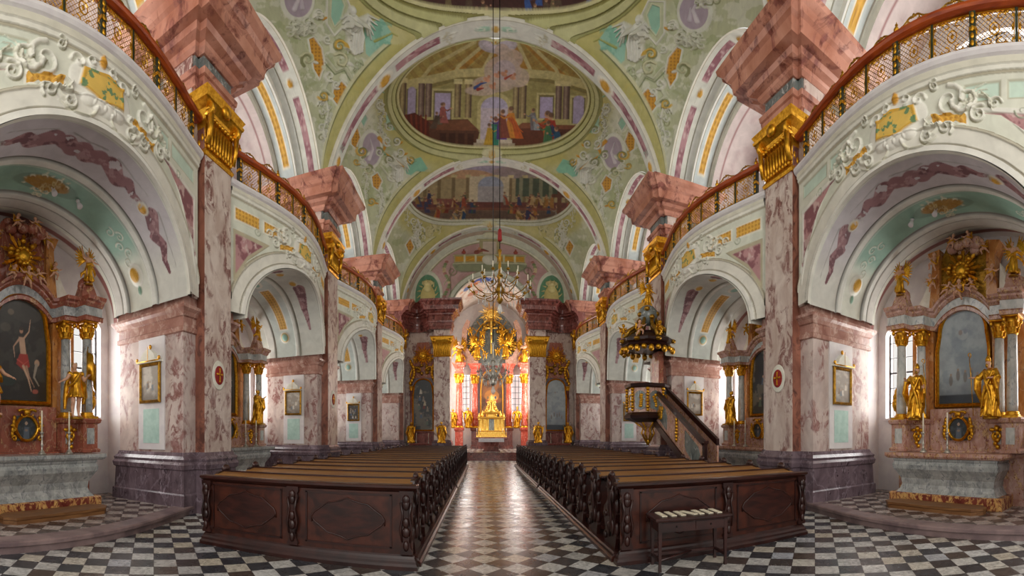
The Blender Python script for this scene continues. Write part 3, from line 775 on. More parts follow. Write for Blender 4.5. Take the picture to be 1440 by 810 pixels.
# ---- vault bays with fresco and stucco
def fresco_hall(q, X, Y):
    """domed colonnade with figures; X 560..855, Y 52..215, drawn like a stage"""
    p = P(X, Y, 'b5a45c', .7)
    # coffered dome
    for i in range(9):
        x0 = 560 + i * 37
        p.poly([(708, 40), (x0 - 14, 135), (x0 + 16, 135)], 'b98a34' if i % 2 else 'a98f48')
    rr = np.hypot((X - 708) / 1.6, Y - 60)
    p.mix(((Y < 135) & (np.sin(rr * .55) > .3) & (rr > 24)).astype(float) * .35, '8a5f20')
    for x_ in (575, 622, 668, 748, 794, 842): p.stroke([(708 + (x_ - 708) * .35, 60), (708 + (x_ - 708) * .8, 95), (x_, 132)], 5, 'cfc48c', taper=False)
    p.ell(694, 62, 27, 13, 'c9c2cc').ell(694, 60, 20, 9, 'dcd4e2')
    # entablature
    p.poly([(555, 118), (640, 98), (700, 94), (770, 98), (860, 120), (860, 134), (770, 110), (700, 106), (640, 110), (555, 132)], 'cfc58a')
    p.poly([(555, 132), (640, 110), (700, 106), (770, 110), (860, 134), (860, 140), (770, 115), (700, 111), (640, 115), (555, 138)], '8f854e')
    p.poly([(555, 138), (640, 115), (700, 111), (770, 115), (860, 140), (860, 215), (555, 215)], 'a9a066')
    # openings
    for (x0, x1, y0, y1, ar) in ((570, 581, 130, 172, 1), (608, 630, 132, 170, 0), (756, 774, 135, 165, 0), (803, 818, 138, 172, 1)):
        p.rect(x0 - 5, y0 - 6, x1 + 5, y1 + 3, 'cfc68e'); p.rect(x0 - 2, y0 - 3, x1 + 2, y1, '7d7444'); p.rect(x0, y0, x1, y1, 'b9aed0')
        if ar: p.ell((x0 + x1) / 2, y0, (x1 - x0) / 2, 6, 'b9aed0')
    p.ell(692, 150, 24, 20, 'c9bf86').rect(668, 150, 716, 198, 'c9bf86').ell(692, 152, 19, 16, 'c2bcd8').rect(673, 152, 711, 198, 'cfc4cf')
    for x_, c_ in ((563, 0), (589, 1), (599, 1), (640, 0), (655, 0), (722, 0), (732, 0), (782, 1), (793, 1), (826, 0), (840, 0)):
        p.rect(x_ - 4.5, 118, x_ + 4.5, 172, '77605a' if c_ else '8c7a58'); p.rect(x_ - 2.5, 118, x_ + .5, 172, 'a08c7c' if c_ else 'b3a274'); p.rect(x_ + 2.5, 118, x_ + 4.5, 172, '5a463c'); p.rect(x_ - 6, 112, x_ + 6, 119, 'ded49c'); p.rect(x_ - 6, 166, x_ + 6, 178, 'bfb478')
    # cloud with putti
    for x_, y_, a_, b_ in ((702, 100, 26, 22), (690, 118, 30, 12), (712, 82, 18, 14), (672, 128, 22, 7), (724, 108, 16, 14), (700, 70, 10, 9)):
        p.ell(x_, y_, a_, b_, 'cfbcae', op=.8)
    p.ell(704, 98, 16, 14, 'c9bcc8', op=.7)
    for x_, y_ in ((670, 120), (680, 112), (694, 106), (704, 104), (716, 108), (688, 122)):
        p.ell(x_, y_, 5, 3, 'd9a080', rot=.5).ell(x_ + 3, y_ - 4, 2.2, 2.4, 'c98e6c')
    p.stroke([(664, 124), (672, 118), (680, 116)], 5, '3d5a9a'); p.stroke([(668, 126), (676, 124)], 5, 'a03828'); p.stroke([(706, 110), (716, 104)], 4, 'b5523a')
    # stalls
    p.poly([(560, 215), (560, 178), (600, 170), (655, 168), (672, 186), (668, 206), (640, 212)], '5e3a28').poly([(600, 172), (655, 169), (672, 184), (612, 184)], '7c4e34')
    p.poly([(718, 212), (716, 184), (732, 172), (762, 172), (764, 208)], '6a3c2c').poly([(716, 184), (732, 172), (762, 172), (762, 178), (732, 180)], '8e5a40')
    p.poly([(764, 212), (762, 176), (858, 174), (858, 215)], '5a3224').rect(762, 174, 858, 180, '86543a')
    for i in range(8): p.rect(770 + i * 11, 184, 777 + i * 11, 204, '472619')
    for i in range(4): p.rect(616 + i * 13, 188, 625 + i * 13, 206, '47281c')
    p.rect(560, 206, 860, 218, '4a2a22').rect(668, 196, 718, 203, 'd8ccb8').rect(664, 201, 722, 207, 'bdae96')
    # figures
    for a_ in ((612, 172, 26, '4a4238', '6a6250', .25), (622, 170, 24, 'a8605a', None, -.1), (606, 178, 20, '5c4a3c', None, .2),
               (690, 200, 34, '2f7d62', '3c8f78', .1), (684, 200, 26, 'c9a23a', None, .05), (703, 192, 30, '5a3a8a', None, -.05), (708, 190, 34, '8a4a3a', None, -.1),
               (724, 190, 38, 'd08a34', 'c8622c', -.18), (750, 178, 26, '7d7a80', '9aa2a8', -.1), (775, 200, 42, 'c06a34', '2e6a50', -.15),
               (786, 205, 44, 'a83a2a', '2a4a70', -.25), (768, 200, 30, '4a7a52', None, .0), (792, 208, 30, '2c5a7a', None, -.3)):
        fig(p, a_[0], a_[1] + 4, a_[2] * 1.18, a_[3], a_[4], a_[5], arm=1 if a_[0] < 700 else -1)
    # dark drapery over the left frame
    p.poly([(562, 165), (580, 160), (600, 172), (602, 198), (590, 205), (584, 222), (570, 222), (566, 195)], '5a2418')
    for i in range(5): p.stroke([(568 + i * 7, 164), (572 + i * 6, 190), (572 + i * 3, 215)], 2.5, '7c3420', taper=False)
    return p.c
def fresco_crowd(q, X, Y):
    """palace stair with crowds; X 570..815, Y 232..335"""
    p = P(X, Y, 'a89468', .7)
    p.ell(640, 240, 60, 9, 'b98a6c').ell(680, 236, 40, 8, 'a8a0b8').ell(730, 242, 40, 9, '9a8a8c').ell(660, 246, 30, 7, 'c09a78')
    p.rect(560, 252, 820, 300, 'ab9a74')
    for i in range(12): p.rect(575 + i * 20, 248, 580 + i * 20, 290, '7e6c4c'); p.rect(574 + i * 20, 246, 582 + i * 20, 250, 'cbbd8c')
    p.rect(660, 248, 716, 292, 'c9bda0').ell(690, 262, 18, 14, '96a0b4').rect(672, 262, 708, 290, 'a9a6a8')
    p.rect(725, 250, 810, 276, '4c5a4a')
    for i in range(6): p.rect(730 + i * 14, 248, 735 + i * 14, 282, '8a8a70')
    p.rect(570, 284, 820, 296, '6c3c38').rect(570, 296, 820, 340, '6a5448').rect(600, 280, 640, 288, '8a5048')
    r = random.Random(5)
    cols = ['7a2c22', '2c4a6a', '8c6a34', '3c5a40', 'a8763a', '5c3040', '8a8478', '3a3c60', 'a04a30', 'c0a070']
    for i in range(44):
        x_ = r.uniform(575, 815); y_ = r.choice([288, 292, 300])
        if 672 < x_ < 708: continue
        fig(p, x_, y_, r.uniform(14, 20), r.choice(cols), r.choice(cols + [None] * 6), r.uniform(-.2, .2), arm=r.choice((-1, 1)))
    for i in range(22):
        x_ = r.choice([r.uniform(575, 650), r.uniform(735, 815)]); fig(p, x_, r.uniform(308, 334), r.uniform(20, 28), r.choice(cols), r.choice(cols), r.uniform(-.3, .3), arm=r.choice((-1, 1)))
    p.rect(600, 292, 800, 295, '8a5a44', op=.7)
    p.rect(784, 262, 790, 310, '6a4030').rect(776, 272, 800, 277, '6a4030')
    return p.c
def fresco_dark(q, X, Y):
    p = P(X, Y, '4a2c28', .7); r = random.Random(8)
    for i in range(30): fig(p, r.uniform(540, 900), r.uniform(0, 40), 26, r.choice(['3a5a9a', '8a3028', '5c4a3a', '7a6a4a', '2c3c5a']), None, r.uniform(-.3, .3))
    return p.c
def angel_relief(p, x, y, sc, fl=1, col='e2e2d6'):
    """stucco angel in relief, head up, wings spread"""
    p.poly([(x - 9 * sc, y + 22 * sc), (x - 7 * sc, y - 2 * sc), (x + 5 * sc, y - 6 * sc), (x + 11 * sc, y + 10 * sc), (x + 8 * sc, y + 26 * sc), (x, y + 30 * sc)], col, .1)
    for j in range(5): p.stroke([(x - 4 * sc + j * 2.6 * sc, y), (x - 7 * sc + j * 3.6 * sc, y + 14 * sc), (x - 6 * sc + j * 3.4 * sc, y + 28 * sc)], 2.0 * sc, 'efefe6', .06)
    p.ell(x - 1 * sc, y - 4 * sc, 7 * sc, 9 * sc, col, .12)
    p.ell(x - 2 * sc * fl, y - 16 * sc, 4.2 * sc, 5 * sc, col, .14)
    for g, L in ((fl, 26), (-fl, 14)):
        for j in range(5): p.stroke([(x + g * 4 * sc, y - 6 * sc), (x + g * (L * .55) * sc, y + (-12 + 3 * j) * sc), (x + g * (L - j * 2) * sc, y + (-7 + 5 * j) * sc)], 5 * sc, 'e6e6dc' if j % 2 else 'd9dacd', .09)
    p.stroke([(x - 5 * sc, y - 6 * sc), (x - 12 * sc, y + 2 * sc), (x - 6 * sc, y + 7 * sc)], 4 * sc, col, .1)
    p.stroke([(x + 5 * sc, y - 6 * sc), (x + 12 * sc, y - 2 * sc), (x + 14 * sc, y + 9 * sc)], 4 * sc, col, .1)
def foliage(p, x, y, w, h, col, n=14, seed=0, hh=.05):
    r = random.Random(seed); n = n + 4
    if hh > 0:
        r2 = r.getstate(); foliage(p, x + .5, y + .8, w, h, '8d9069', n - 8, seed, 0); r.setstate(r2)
    for i in range(n):
        t = (i + .5) / n; xx = x + w * r.uniform(-.4, .4); yy = y + h * (t - .5); q = r.uniform(.12, .24) * max(w, 9)
        p.stroke(spiral(xx, yy, q, 1.1, r.uniform(0, 6), r.choice((-1, 1)), 12), q * .42, col, hh)
    p.stroke([(x, y - h / 2), (x + w * .15, y - h * .2), (x - w * .15, y + h * .2), (x, y + h / 2)], w * .12, col, hh)
def ogive(p, pts, fill, rim='e0dfca', w=2.2, lat=None, h=.04):
    p.poly(pts, fill)
    if lat:
        q = P(p.X, p.Y, '000000', p.aa).poly(pts, 'ffffff').c[..., 0]; lattice(p, q, lat, 'd39a2c', '9a661a', .0)
    p.stroke(pts + [pts[0]], w, rim, h, taper=False)
def vault_bay(k, n, m):
    yc = BAYS[k]; dy = np.linspace(-HB, HB, n)[:, None]; ph = np.linspace(-PI / 2, PI / 2, m)[None, :]
    x = RV * np.sin(ph) + 0 * dy; DY = dy + 0 * ph; L = RV * ph + 0 * dy; y = yc + DY; aL = np.abs(L); zz = vault_z(x, DY)
    # the painter's station: a point on the nave axis at eye height
    R_ = np.hypot(x, np.maximum(y, .5)); UX = 690 + 592 * np.arctan2(x, np.maximum(y, .5)); V = 611 - 592 * (zz - 1.75) / R_; U = 690 - np.abs(UX - 690)
    p = P(U, V, 'c3bb72', .6)
    p.mix(smoothstep(.35, .65, fbm(L * .8, DY * .8, 3, k)) * .6, 'd0c994')
    A_, B_, c0 = {0: (4.75, 2.6, .2), 1: (5.0, 3.05, .2), 2: (4.75, 3.0, .02), 3: (5.7, 3.5, -.5)}[k]
    d = (np.hypot(L / A_, (DY - c0) / B_) - 1) * 2.6
    if k == 3: d = (np.abs(L / 6.0) ** 2.2 + np.abs((DY - c0) / B_) ** 2.2) ** (1 / 2.2) * 2.6 - 2.6
    p.mix(smoothstep(.6, 1.1, d) * .9, 'c3c8a8'); p.blot(smoothstep(.7, 1.2, d), 'dadbc6', .9 / 20, .5, .56, k); p.blot(smoothstep(.7, 1.2, d), 'a3ad7c', .06, .6, .64, k + 5, .6)
    lowz = smoothstep(13.4, 12.0, zz); p.mix(lowz, 'd3d3c2')
    W_ = 'e2e2d4'
    if k == 1:
        ogive(p, [(452, -6), (475, -6), (484, 14), (478, 40), (463, 56), (452, 40)], 'c3c8a4', W_, 3)
        ogive(p, [(458, 2), (470, -2), (477, 14), (472, 34), (463, 44), (457, 30)], '9cc9b2', 'd6d8b8', 2)
        p.poly([(505, 40), (530, 30), (545, 52), (538, 78), (522, 92), (508, 80)], '9ccbb6'); p.blot((U > 505) * (U < 545) * (V > 35) * (V < 92) * 1., '6fae94', .09, .5, .55, 3, .6)
        p.stroke([(520, 62), (532, 56), (544, 50), (552, 54)], 4, 'a9ad5c', .04)
        ogive(p, [(426, 62), (434, 58), (446, 74), (450, 96), (443, 118), (434, 104), (430, 84)], 'd39a2c', W_, 2.4, 5)
        ogive(p, [(462, 128), (474, 118), (484, 128), (478, 146), (470, 156), (461, 144)], 'd39a2c', W_, 2.4, 5)
        p.stroke([(452, 88), (466, 104), (478, 98), (490, 116), (500, 104)], 4.5, 'c9ccb0', .07, taper=False); p.stroke([(450, 94), (465, 110), (478, 104), (489, 122)], 1.6, '6f7a52', 0, taper=False)
        p.stroke([(448, 100), (455, 118), (449, 130), (462, 140)], 5, 'cdd0b6', .07, taper=False)
        for q in ((456, 112, 8), (466, 124, 6), (428, 45, 9), (440, 26, 8), (452, 62, 6)): p.stroke(spiral(q[0], q[1], q[2], 1.5, 1, 1), q[2] * .5, W_, .08)
        foliage(p, 452, 175, 22, 60, W_, 12, 1); foliage(p, 478, 178, 12, 36, 'c9ccb4', 6, 5)
        p.ell(410, 8, 25, 31, W_, .08).ell(410, 8, 20, 25, 'b2a2b0', -.04); p.stroke([(405, 22), (411, 6), (405, -8)], 7, 'd8cfd6', .05); p.stroke([(416, 20), (414, 2)], 6, 'cbc0ca', .05)
        foliage(p, 410, 48, 40, 18, 'd9d9c6', 9, 2); foliage(p, 395, -14, 40, 18, W_, 8, 7)
        angel_relief(p, 490, 42, 1.35)
        foliage(p, 500, 100, 24, 20, 'b9c29c', 6, 9)
    elif k == 2:
        p.ell(519, 212, 17, 28, W_, .07).ell(519, 212, 13, 23, 'b2a2b0', -.03); p.stroke([(516, 226), (521, 212), (517, 198)], 5, 'd8cfd6', .04)
        p.poly([(566, 230), (590, 222), (600, 238), (586, 250), (570, 246)], '8cc4a8'); p.poly([(540, 158), (556, 150), (562, 168), (550, 186), (540, 178)], 'a9cdb4')
        angel_relief(p, 556, 232, .85); foliage(p, 533, 168, 18, 50, W_, 10, 3); foliage(p, 545, 142, 14, 30, 'c2c8a0', 6, 4)
        ogive(p, [(489, 190), (499, 180), (504, 196), (497, 212), (490, 206)], 'd39a2c', W_, 1.8, 4)
        ogive(p, [(520, 250), (529, 244), (536, 256), (530, 270), (522, 264)], 'd39a2c', W_, 1.8, 4)
        ogive(p, [(500, 168), (508, 158), (514, 170), (508, 182)], '9cc9b2', W_, 1.8)
        p.stroke([(530, 196), (540, 206), (536, 216), (548, 222)], 6, 'd39a2c', .04); p.stroke([(534, 236), (542, 246), (550, 256), (546, 266)], 3.5, 'cdd0b6', .06, taper=False)
        for q in ((541, 200, 7), (548, 250, 6), (507, 232, 6), (570, 258, 5), (530, 150, 6)): p.stroke(spiral(q[0], q[1], q[2], 1.5, 1, 1), q[2] * .5, W_, .08)
        foliage(p, 534, 290, 14, 50, W_, 10, 11); foliage(p, 512, 262, 12, 40, W_, 8, 12)
    elif k == 3:
        foliage(p, 588, 330, 26, 40, W_, 12, 3); foliage(p, 575, 290, 12, 60, W_, 10, 4); foliage(p, 610, 322, 24, 14, 'd6cfa0', 7, 5)
        ogive(p, [(571, 345), (578, 335), (584, 348), (577, 360)], 'd39a2c', W_, 1.6, 4)
    else:
        for g in (-1, 1): pass
    if k in (1, 2):
        rr = random.Random(20 + k); zone = [(440, 30), (470, 70), (500, 120), (472, 90), (490, 150), (470, 200), (448, 140), (460, 220), (530, 20), (545, 8), (425, 90)] if k == 1 else [(505, 215), (515, 240), (530, 215), (545, 180), (555, 200), (560, 215), (545, 225), (575, 225), (520, 285), (550, 280), (528, 130), (560, 262), (498, 230)]
        for (x_, y_) in zone:
            q_ = rr.uniform(5, 9) * (1.3 if k == 1 else .9); g_ = rr.choice((-1, 1))
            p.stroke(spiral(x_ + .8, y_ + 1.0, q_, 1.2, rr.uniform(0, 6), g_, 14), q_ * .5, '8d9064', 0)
            p.stroke(spiral(x_, y_, q_, 1.2, rr.uniform(0, 6), g_, 14), q_ * .4, rr.choice([W_, 'edecdf', 'd4d3ae', 'd9b24c']), .07)
            p.ell(x_ + q_ * 1.2, y_ + q_ * .4, q_ * .5, q_ * .22, rr.choice([W_, 'd39a2c', '8fb896']), .05, rot=rr.uniform(0, 3))
    e1 = HB - np.abs(DY)
    for a_, b_, c_, h_ in ((.0, .1, 'c0b870', 0), (.1, .13, '7f7f46', 0), (.13, .2, 'd8d6ae', .05)):
        mk = ((e1 >= a_) & (e1 < b_) & (zz < 15.9)).astype(float); p.mix(mk * .9, c_); p.h = np.where(mk > 0, h_, p.h)
    # fresco
    if k == 2: fc = fresco_hall(None, UX, V)
    elif k == 3: fc = fresco_crowd(None, UX, V)
    else: fc = fresco_dark(None, UX, V)
    bands = ((0, .08, 'd9d3a0', .07), (.08, .14, '8f8a4c', .02), (.14, .26, 'c9c88c', .10), (.26, .30, '8f8c54', .03), (.30, .44, 'cccb96', .13), (.44, .5, 'a5a568', .05))
    if k == 3: bands = ((0, .08, 'd9d9c4', .08), (.08, .12, '9a9a70', .03), (.12, .24, 'd6d8c4', .09))
    for a_, b_, c_, h_ in bands:
        mk = ((d >= a_) & (d < b_)).astype(float); p.mix(mk, c_); p.h = np.where(mk > 0, h_, p.h)
    pn = .72 + .5 * fbm(UX * .35, V * .35, 3, 7) + .18 * (fbm(UX * .06, V * .06, 2, 3) - .5); fc = fc * pn[..., None]
    ins = np.clip(.5 - d / .03, 0, 1); p.c = p.c * (1 - ins[..., None]) + fc * ins[..., None]; p.h = np.where(d < 0, 0, p.h)
    q = P(L, DY, '000000', .02); q.c = p.c; q.h = p.h
    for e in (-1, 1):
        if k < 3 or e > 0: q.ell(0, c0 + e * B_ * 1.08, .55, .17, 'e0dcb4', .12); q.ell(0, c0 + e * B_ * 1.08, .2, .12, 'd9a53a', .1); scrollwork(q, 0, c0 + e * B_ * 1.09, .3, 'e0dcb4', .05); scrollwork(q, 0, c0 + e * B_ * 1.09, .3, 'e0dcb4', .05, -1)
    nx = np.sin(ph) + 0 * dy; nz = np.cos(ph) + 0 * dy
    pos = np.stack([x - nx * q.h, y, zz - nz * q.h], -1)
    struct(grid_mesh('ceiling', pos, q.c))

for s in (-1, 1):
    for k in range(4):
        parapet(s, k, *((440, 210) if k == 0 else (330, 150) if k == 1 else (200, 90)))
        chapel_vault(s, k, *((330, 170) if k == 0 else (240, 120) if k == 1 else (110, 60)))
        outer_wall(s, k); gallery(s, k)
for k, pc in enumerate(PIERS[:3]): transverse(k, pc)
transverse(3, PIERS[3] - .0)
for k, q in enumerate(((60, 120), (400, 900), (400, 860), (240, 500))): vault_bay(k, *q)
# roof over the west end
struct(MB().box(-10.2, 10.2, -2.9, .5, 17.2, 17.5).build('ceiling', 'white_wall'))
# ================================================================== EAST WALL AND CHANCEL
EW = 30.75
# steps and chancel floor
st = MB()
st.box(-7.2, 7.2, 28.0, 31, -.1, .17); st.box(-7.2, 7.2, 28.4, 31, .1, .34); st.box(-7.2, 7.2, 28.8, 40, .2, .5)
struct(st.build('floor', 'dark_red_marble'))
struct(MB().box(-4.6, 4.6, 29.0, 40, .5, .512).build('floor', 'chapel_floor'))
# painted upper wall
n, m = 420, 260
x = np.linspace(-RV, RV, n)[:, None]; t = np.linspace(0, 1, m)[None, :]
OW, OZ = 2.88, 10.35
low = np.where(np.abs(x) < OW, OZ + np.sqrt(np.clip(OW ** 2 - x * x, 0, None)), 9.3)
top = ZC + np.sqrt(np.clip(RV ** 2 - x * x, 0, None)) + .3
z = low + (top - low) * t; X = x + 0 * t
p = P(X, z, 'c3a09c', .015); r = np.hypot(X, z - ZC); ro = np.hypot(X, np.maximum(z - OZ, 0))
p.blot(np.ones(X.shape), 'b8918e', .8, .5, .6, 3)
for a_, b_, c_, h_ in ((5.55, 5.62, '9a9470', .04), (5.62, 5.75, 'dddcc6', .08), (5.75, 6.15, 'd3d6c4', .04), (6.15, 6.9, 'b5a18e', .06)):
    mk = ((r > a_) & (r < b_)).astype(float); p.mix(mk, c_); p.h += mk * h_
for g in (-1, 1):
    p.ell(g * 4.55, 12.05, 1.1, 1.75, 'd2d3bf', .06).ell(g * 4.55, 12.0, .92, 1.5, '5b8a68', -.08)
    p.rect(g * 4.55 - .92, 10.4, g * 4.55 + .92, 12.0, '5b8a68'); p.rect(g * 4.55 - 1.1, 10.4, g * 4.55 - .92, 12, 'd2d3bf', .05); p.rect(g * 4.55 + .92, 10.4, g * 4.55 + 1.1, 12, 'd2d3bf', .05)
    p.ell(g * 4.55, 11.9, .55, .85, 'c9b976', .14).ell(g * 4.55, 12.55, .3, .38, 'd8ca8a', .16).ell(g * 4.55, 12.9, .42, .22, 'ddcf96', .14).rect(g * 4.55 - .45, 10.6, g * 4.55 + .45, 11.2, 'b8a868', .1)
    for j in range(9): a = j * PI / 8; p.stroke([(g * 4.55 + .6 * math.cos(a), 12.0 + .9 * math.sin(a)), (g * 4.55 + .8 * math.cos(a + .15), 12.0 + 1.2 * math.sin(a + .15))], .12, 'cdbf84', .08)
    scrollwork(p, g * 4.55, 13.75, .45, 'd8d8c4', .06, g); scrollwork(p, g * 4.55, 13.75, .4, 'd8d8c4', .06, -g)
    # hanging garlands of flowers
    rr = random.Random(4)
    for j in range(16): p.ell(g * (3.15 + .5 * math.sin(j * .5) * .4), 14.4 - j * .17, .14, .1, rr.choice(['8f9a6c', 'a9786c', '7c8a5c', 'c9b48c']), .05)
    p.stroke(arc(0, 10.4, 3.95, 4.4, 90 - g * 18, 90 - g * 58), .07, 'a9a888', .03, taper=False)
    p.stroke(spiral(g * 2.75, 13.7, .35, 1.3, 0, g), .1, '8f8468', .05)
for a_, b_, c_, h_ in ((2.86, 2.96, 'e2e0d0', .12), (2.96, 3.02, '8f8c70', .05), (3.02, 3.32, 'd0d2c0', .1), (3.32, 3.4, 'a8a688', .06)):
    mk = ((ro > a_ - .02) & (ro < b_) & (z > 10.2)).astype(float); p.mix(mk, c_); p.h += mk * h_
# illusionistic balcony over the arch
p.poly([(-2.5, 13.75), (-2.75, 14.15), (2.75, 14.15), (2.5, 13.75), (2.1, 13.6), (-2.1, 13.6)], '8b9070', .2)
p.poly([(-2.7, 14.15), (2.7, 14.15), (2.7, 14.25), (-2.7, 14.25)], 'b9b894', .24)
p.rect(-2.6, 14.25, 2.6, 14.8, 'b3a878', .16)
for x0, x1 in ((-2.5, -1.9), (-1.75, -1.1), (-.95, -.3), (.3, .95), (1.1, 1.75), (1.9, 2.5)): p.rect(x0, 14.33, x1, 14.7, 'c9962f', .02)
for x_ in (-1.82, 1.82, -1.02, 1.02): p.rect(x_ - .07, 14.22, x_ + .07, 14.88, 'd6d0aa', .05)
p.rect(-2.7, 14.8, 2.7, 14.9, 'd3cfa8', .08)
for x_ in (-1.9, 1.9): p.ell(x_, 15.05, .16, .13, '9c4434', .1); p.ell(x_, 15.2, .06, .1, '9c4434', .1)
p.rect(-.75, 14.9, .75, 15.9, 'a89e74', .05).rect(-.5, 14.9, .5, 15.8, 'c9b9a8').rect(-.95, 15.85, .95, 16.0, 'bfb78c', .08)
p.stroke([(-1.0, 15.05), (-.5, 15.2), (-.1, 15.1)], .3, '8a4a3c', .04); p.ell(-.75, 15.3, .12, .12, 'c89070', .04)
p.ell(0, 14.45, .55, .4, 'd5d2c0', .2); p.ell(0, 16.3, .5, .22, 'd6d3b6', .1)
pos = np.stack([X, EW - p.h, z], -1)
struct(grid_mesh('wall_back', pos, p.c))
# walls below
for s in (-1, 1):
    X0, X1 = sorted((s * 2.85, s * 6.6))
    struct(MB().box(X0, X1, EW, 31.2, 0, 9.6).build('wall_back', 'pier_marble'))
    X0, X1 = sorted((s * 2.85, s * 4.0))
    struct(MB().box(X0, X1, 29.95, EW + .1, 1.3, 9.3).build('wall_back', 'pier_marble'))
    struct(MB().stack(X0, X1, 29.95, 31.2, PL).build('baseboard_back', 'plinth_marble'))
    m_ = MB(); m_.stack(X0, X1, 29.95, EW, [(7.3, .0), (7.32, .05), (7.4, .02), (7.9, .03), (8.2, .09), (8.5, .2), (8.7, .24), (8.75, .3)])
    for j in range(9): m_.tube([(X0 + .06 + j * .13, 29.93, 7.4), (X0 + .06 + j * .13, 29.9, 7.9), (X0 + .06 + j * .13, 29.82, 8.3)], [.05, .05, .04], 6)
    for xx in (X0, X1): m_.ell((xx, 29.8, 8.45), (.16, .16, .16), 8)
    struct(m_.build('trim_5', 'gold'))
    # curved entablature
    path = [(6.25, 29.2), (6.15, 29.75)] + [(6.15 - 1.85 * (i / 10), 29.75 + .85 * math.sin(PI * i / 10) ** .7) for i in range(1, 10)] + [(4.3, 29.75), (4.15, 29.75), (2.75, 29.75), (2.75, 31.2)]
    N = []
    for i, q in enumerate(path):
        a = Vector(path[max(i - 1, 0)]); b_ = Vector(path[min(i + 1, len(path) - 1)]); t_ = (b_ - a).normalized(); N.append((s * t_.y, -abs(t_.x) if True else 0, 0))
    N = []
    for i, q in enumerate(path):
        d1 = Vector(path[i]) - Vector(path[i - 1]) if i else Vector(path[1]) - Vector(path[0])
        d2 = Vector(path[i + 1]) - Vector(path[i]) if i < len(path) - 1 else d1
        n1 = Vector((d1.y, -d1.x)).normalized(); n2 = Vector((d2.y, -d2.x)).normalized()
        n1, n2 = -n1, -n2
        mm = (n1 + n2).normalized(); mm = mm / max(.5, mm.dot(n1)); N.append((s * mm.x, mm.y, 0))
    pts = [(s * a, b_, 0) for a, b_ in path]; B = [(0, 0, 1)] * len(pts)
    for (zz, mt) in ((EN1, 'dark_red_marble'), (EN2, 'dark_red_marble'), (EN3, 'dark_red_marble')):
        pr = [(o_ * .85, z_) for z_, o_ in zz]; pr = [(-.5, pr[0][1])] + pr + [(-.5, pr[-1][1])]
        struct(MB().sweep(pr, pts, N, B).build('trim_4', mt))
# chancel walls
CW = 4.3
for s in (-1, 1):
    X0, X1 = sorted((s * CW, s * (CW + .3)))
    m_ = MB(); m_.box(X0, X1, 31.2, 39, 0, 3.2); m_.box(X0, X1, 31.2, 33, 3.2, 11); m_.box(X0, X1, 36, 39, 3.2, 11); m_.box(X0, X1, 33, 36, 9.6, 11)
    struct(m_.build('wall_left' if s < 0 else 'wall_right', 'pier_marble'))
    X0, X1 = sorted((s * 3.3, s * (CW + .3)))
    struct(MB().stack(X0 if s < 0 else X0 + .6, X1 if s > 0 else X1 - .6, 31.2, 38.2, [(9.3, 0), (9.6, .1), (10, .3), (10.3, .4)]).build('trim_4', 'cornice_marble'))
# back wall with four tall windows
def bw():
    xs = [-4.6, -2.75, -1.72, 2.12, 3.15, 4.6]; m_ = MB()
    m_.box(-4.6, 4.6, 38.6, 39, 0, 2.9); m_.box(-4.6, 4.6, 38.6, 39, 7.2, 14.2)
    for i in (0, 2, 4): m_.box(xs[i], xs[i + 1], 38.6, 39, 2.9, 7.2)
    struct(m_.build('wall_back', 'white_wall'))
    for a, b_ in ((-2.75, -1.72), (2.12, 3.15)):
        w = MB()
        for j in range(4): w.cb((a + (b_ - a) * j / 3, 38.8, 5.05), (.05, .05, 4.3))
        for j in range(9): w.cb(((a + b_) / 2, 38.8, 2.9 + j * .54), (b_ - a, .05, .04))
        struct(w.build('window_3', 'grey_frame'))
        area('chancel_window_daylight', ((a + b_) / 2, 38.95, 5.05), (0, -1, 0), b_ - a, 4.2, 160, DAY)
bw()
# chancel vault fresco
n, m = 200, 150
a = np.linspace(-PI / 2, PI / 2, n)[:, None]; t = np.linspace(0, 1, m)[None, :]
y = 30.8 + 7.9 * t + 0 * a; A = a + 0 * t; L = A * 3.6
p = P(L, y, 'd9c9be', .02)
p.blot(np.ones(y.shape), 'e6ded6', .6, .45, .6, 5); p.blot(np.ones(y.shape), 'c9a99c', .9, .56, .64, 8, .7)
p.ell(-.4, 33.0, .9, .5, '3f5fae').ell(-1.4, 33.5, .5, .4, 'c8703a').ell(-1.9, 33.7, .3, .4, '6d86b4').ell(-1.2, 35.4, .7, .5, 'c08a78').ell(1.6, 35.0, .6, .3, 'c9a08c').ell(2.6, 34.6, .4, .4, 'b8906c')
for x_, y_ in ((-1.6, 33.3), (-.9, 33.2), (-2.4, 33.8), (1.9, 34.5)): p.ell(x_, y_, .2, .18, 'd9a888')
for x_ in (-3.6, 3.6): p.stroke([(x_, 31), (x_, 38)], .12, 'a9a080', .03, taper=False)
r = 3.6 - p.h
struct(grid_mesh('ceiling', np.stack([r * np.sin(A), y, 10.3 + r * np.cos(A)], -1), p.c))
# lunette of the chancel back wall above the altar
struct(MB().box(-4.6, 4.6, 39, 39.2, 0, 14.5).build('wall_back', 'white_wall'))
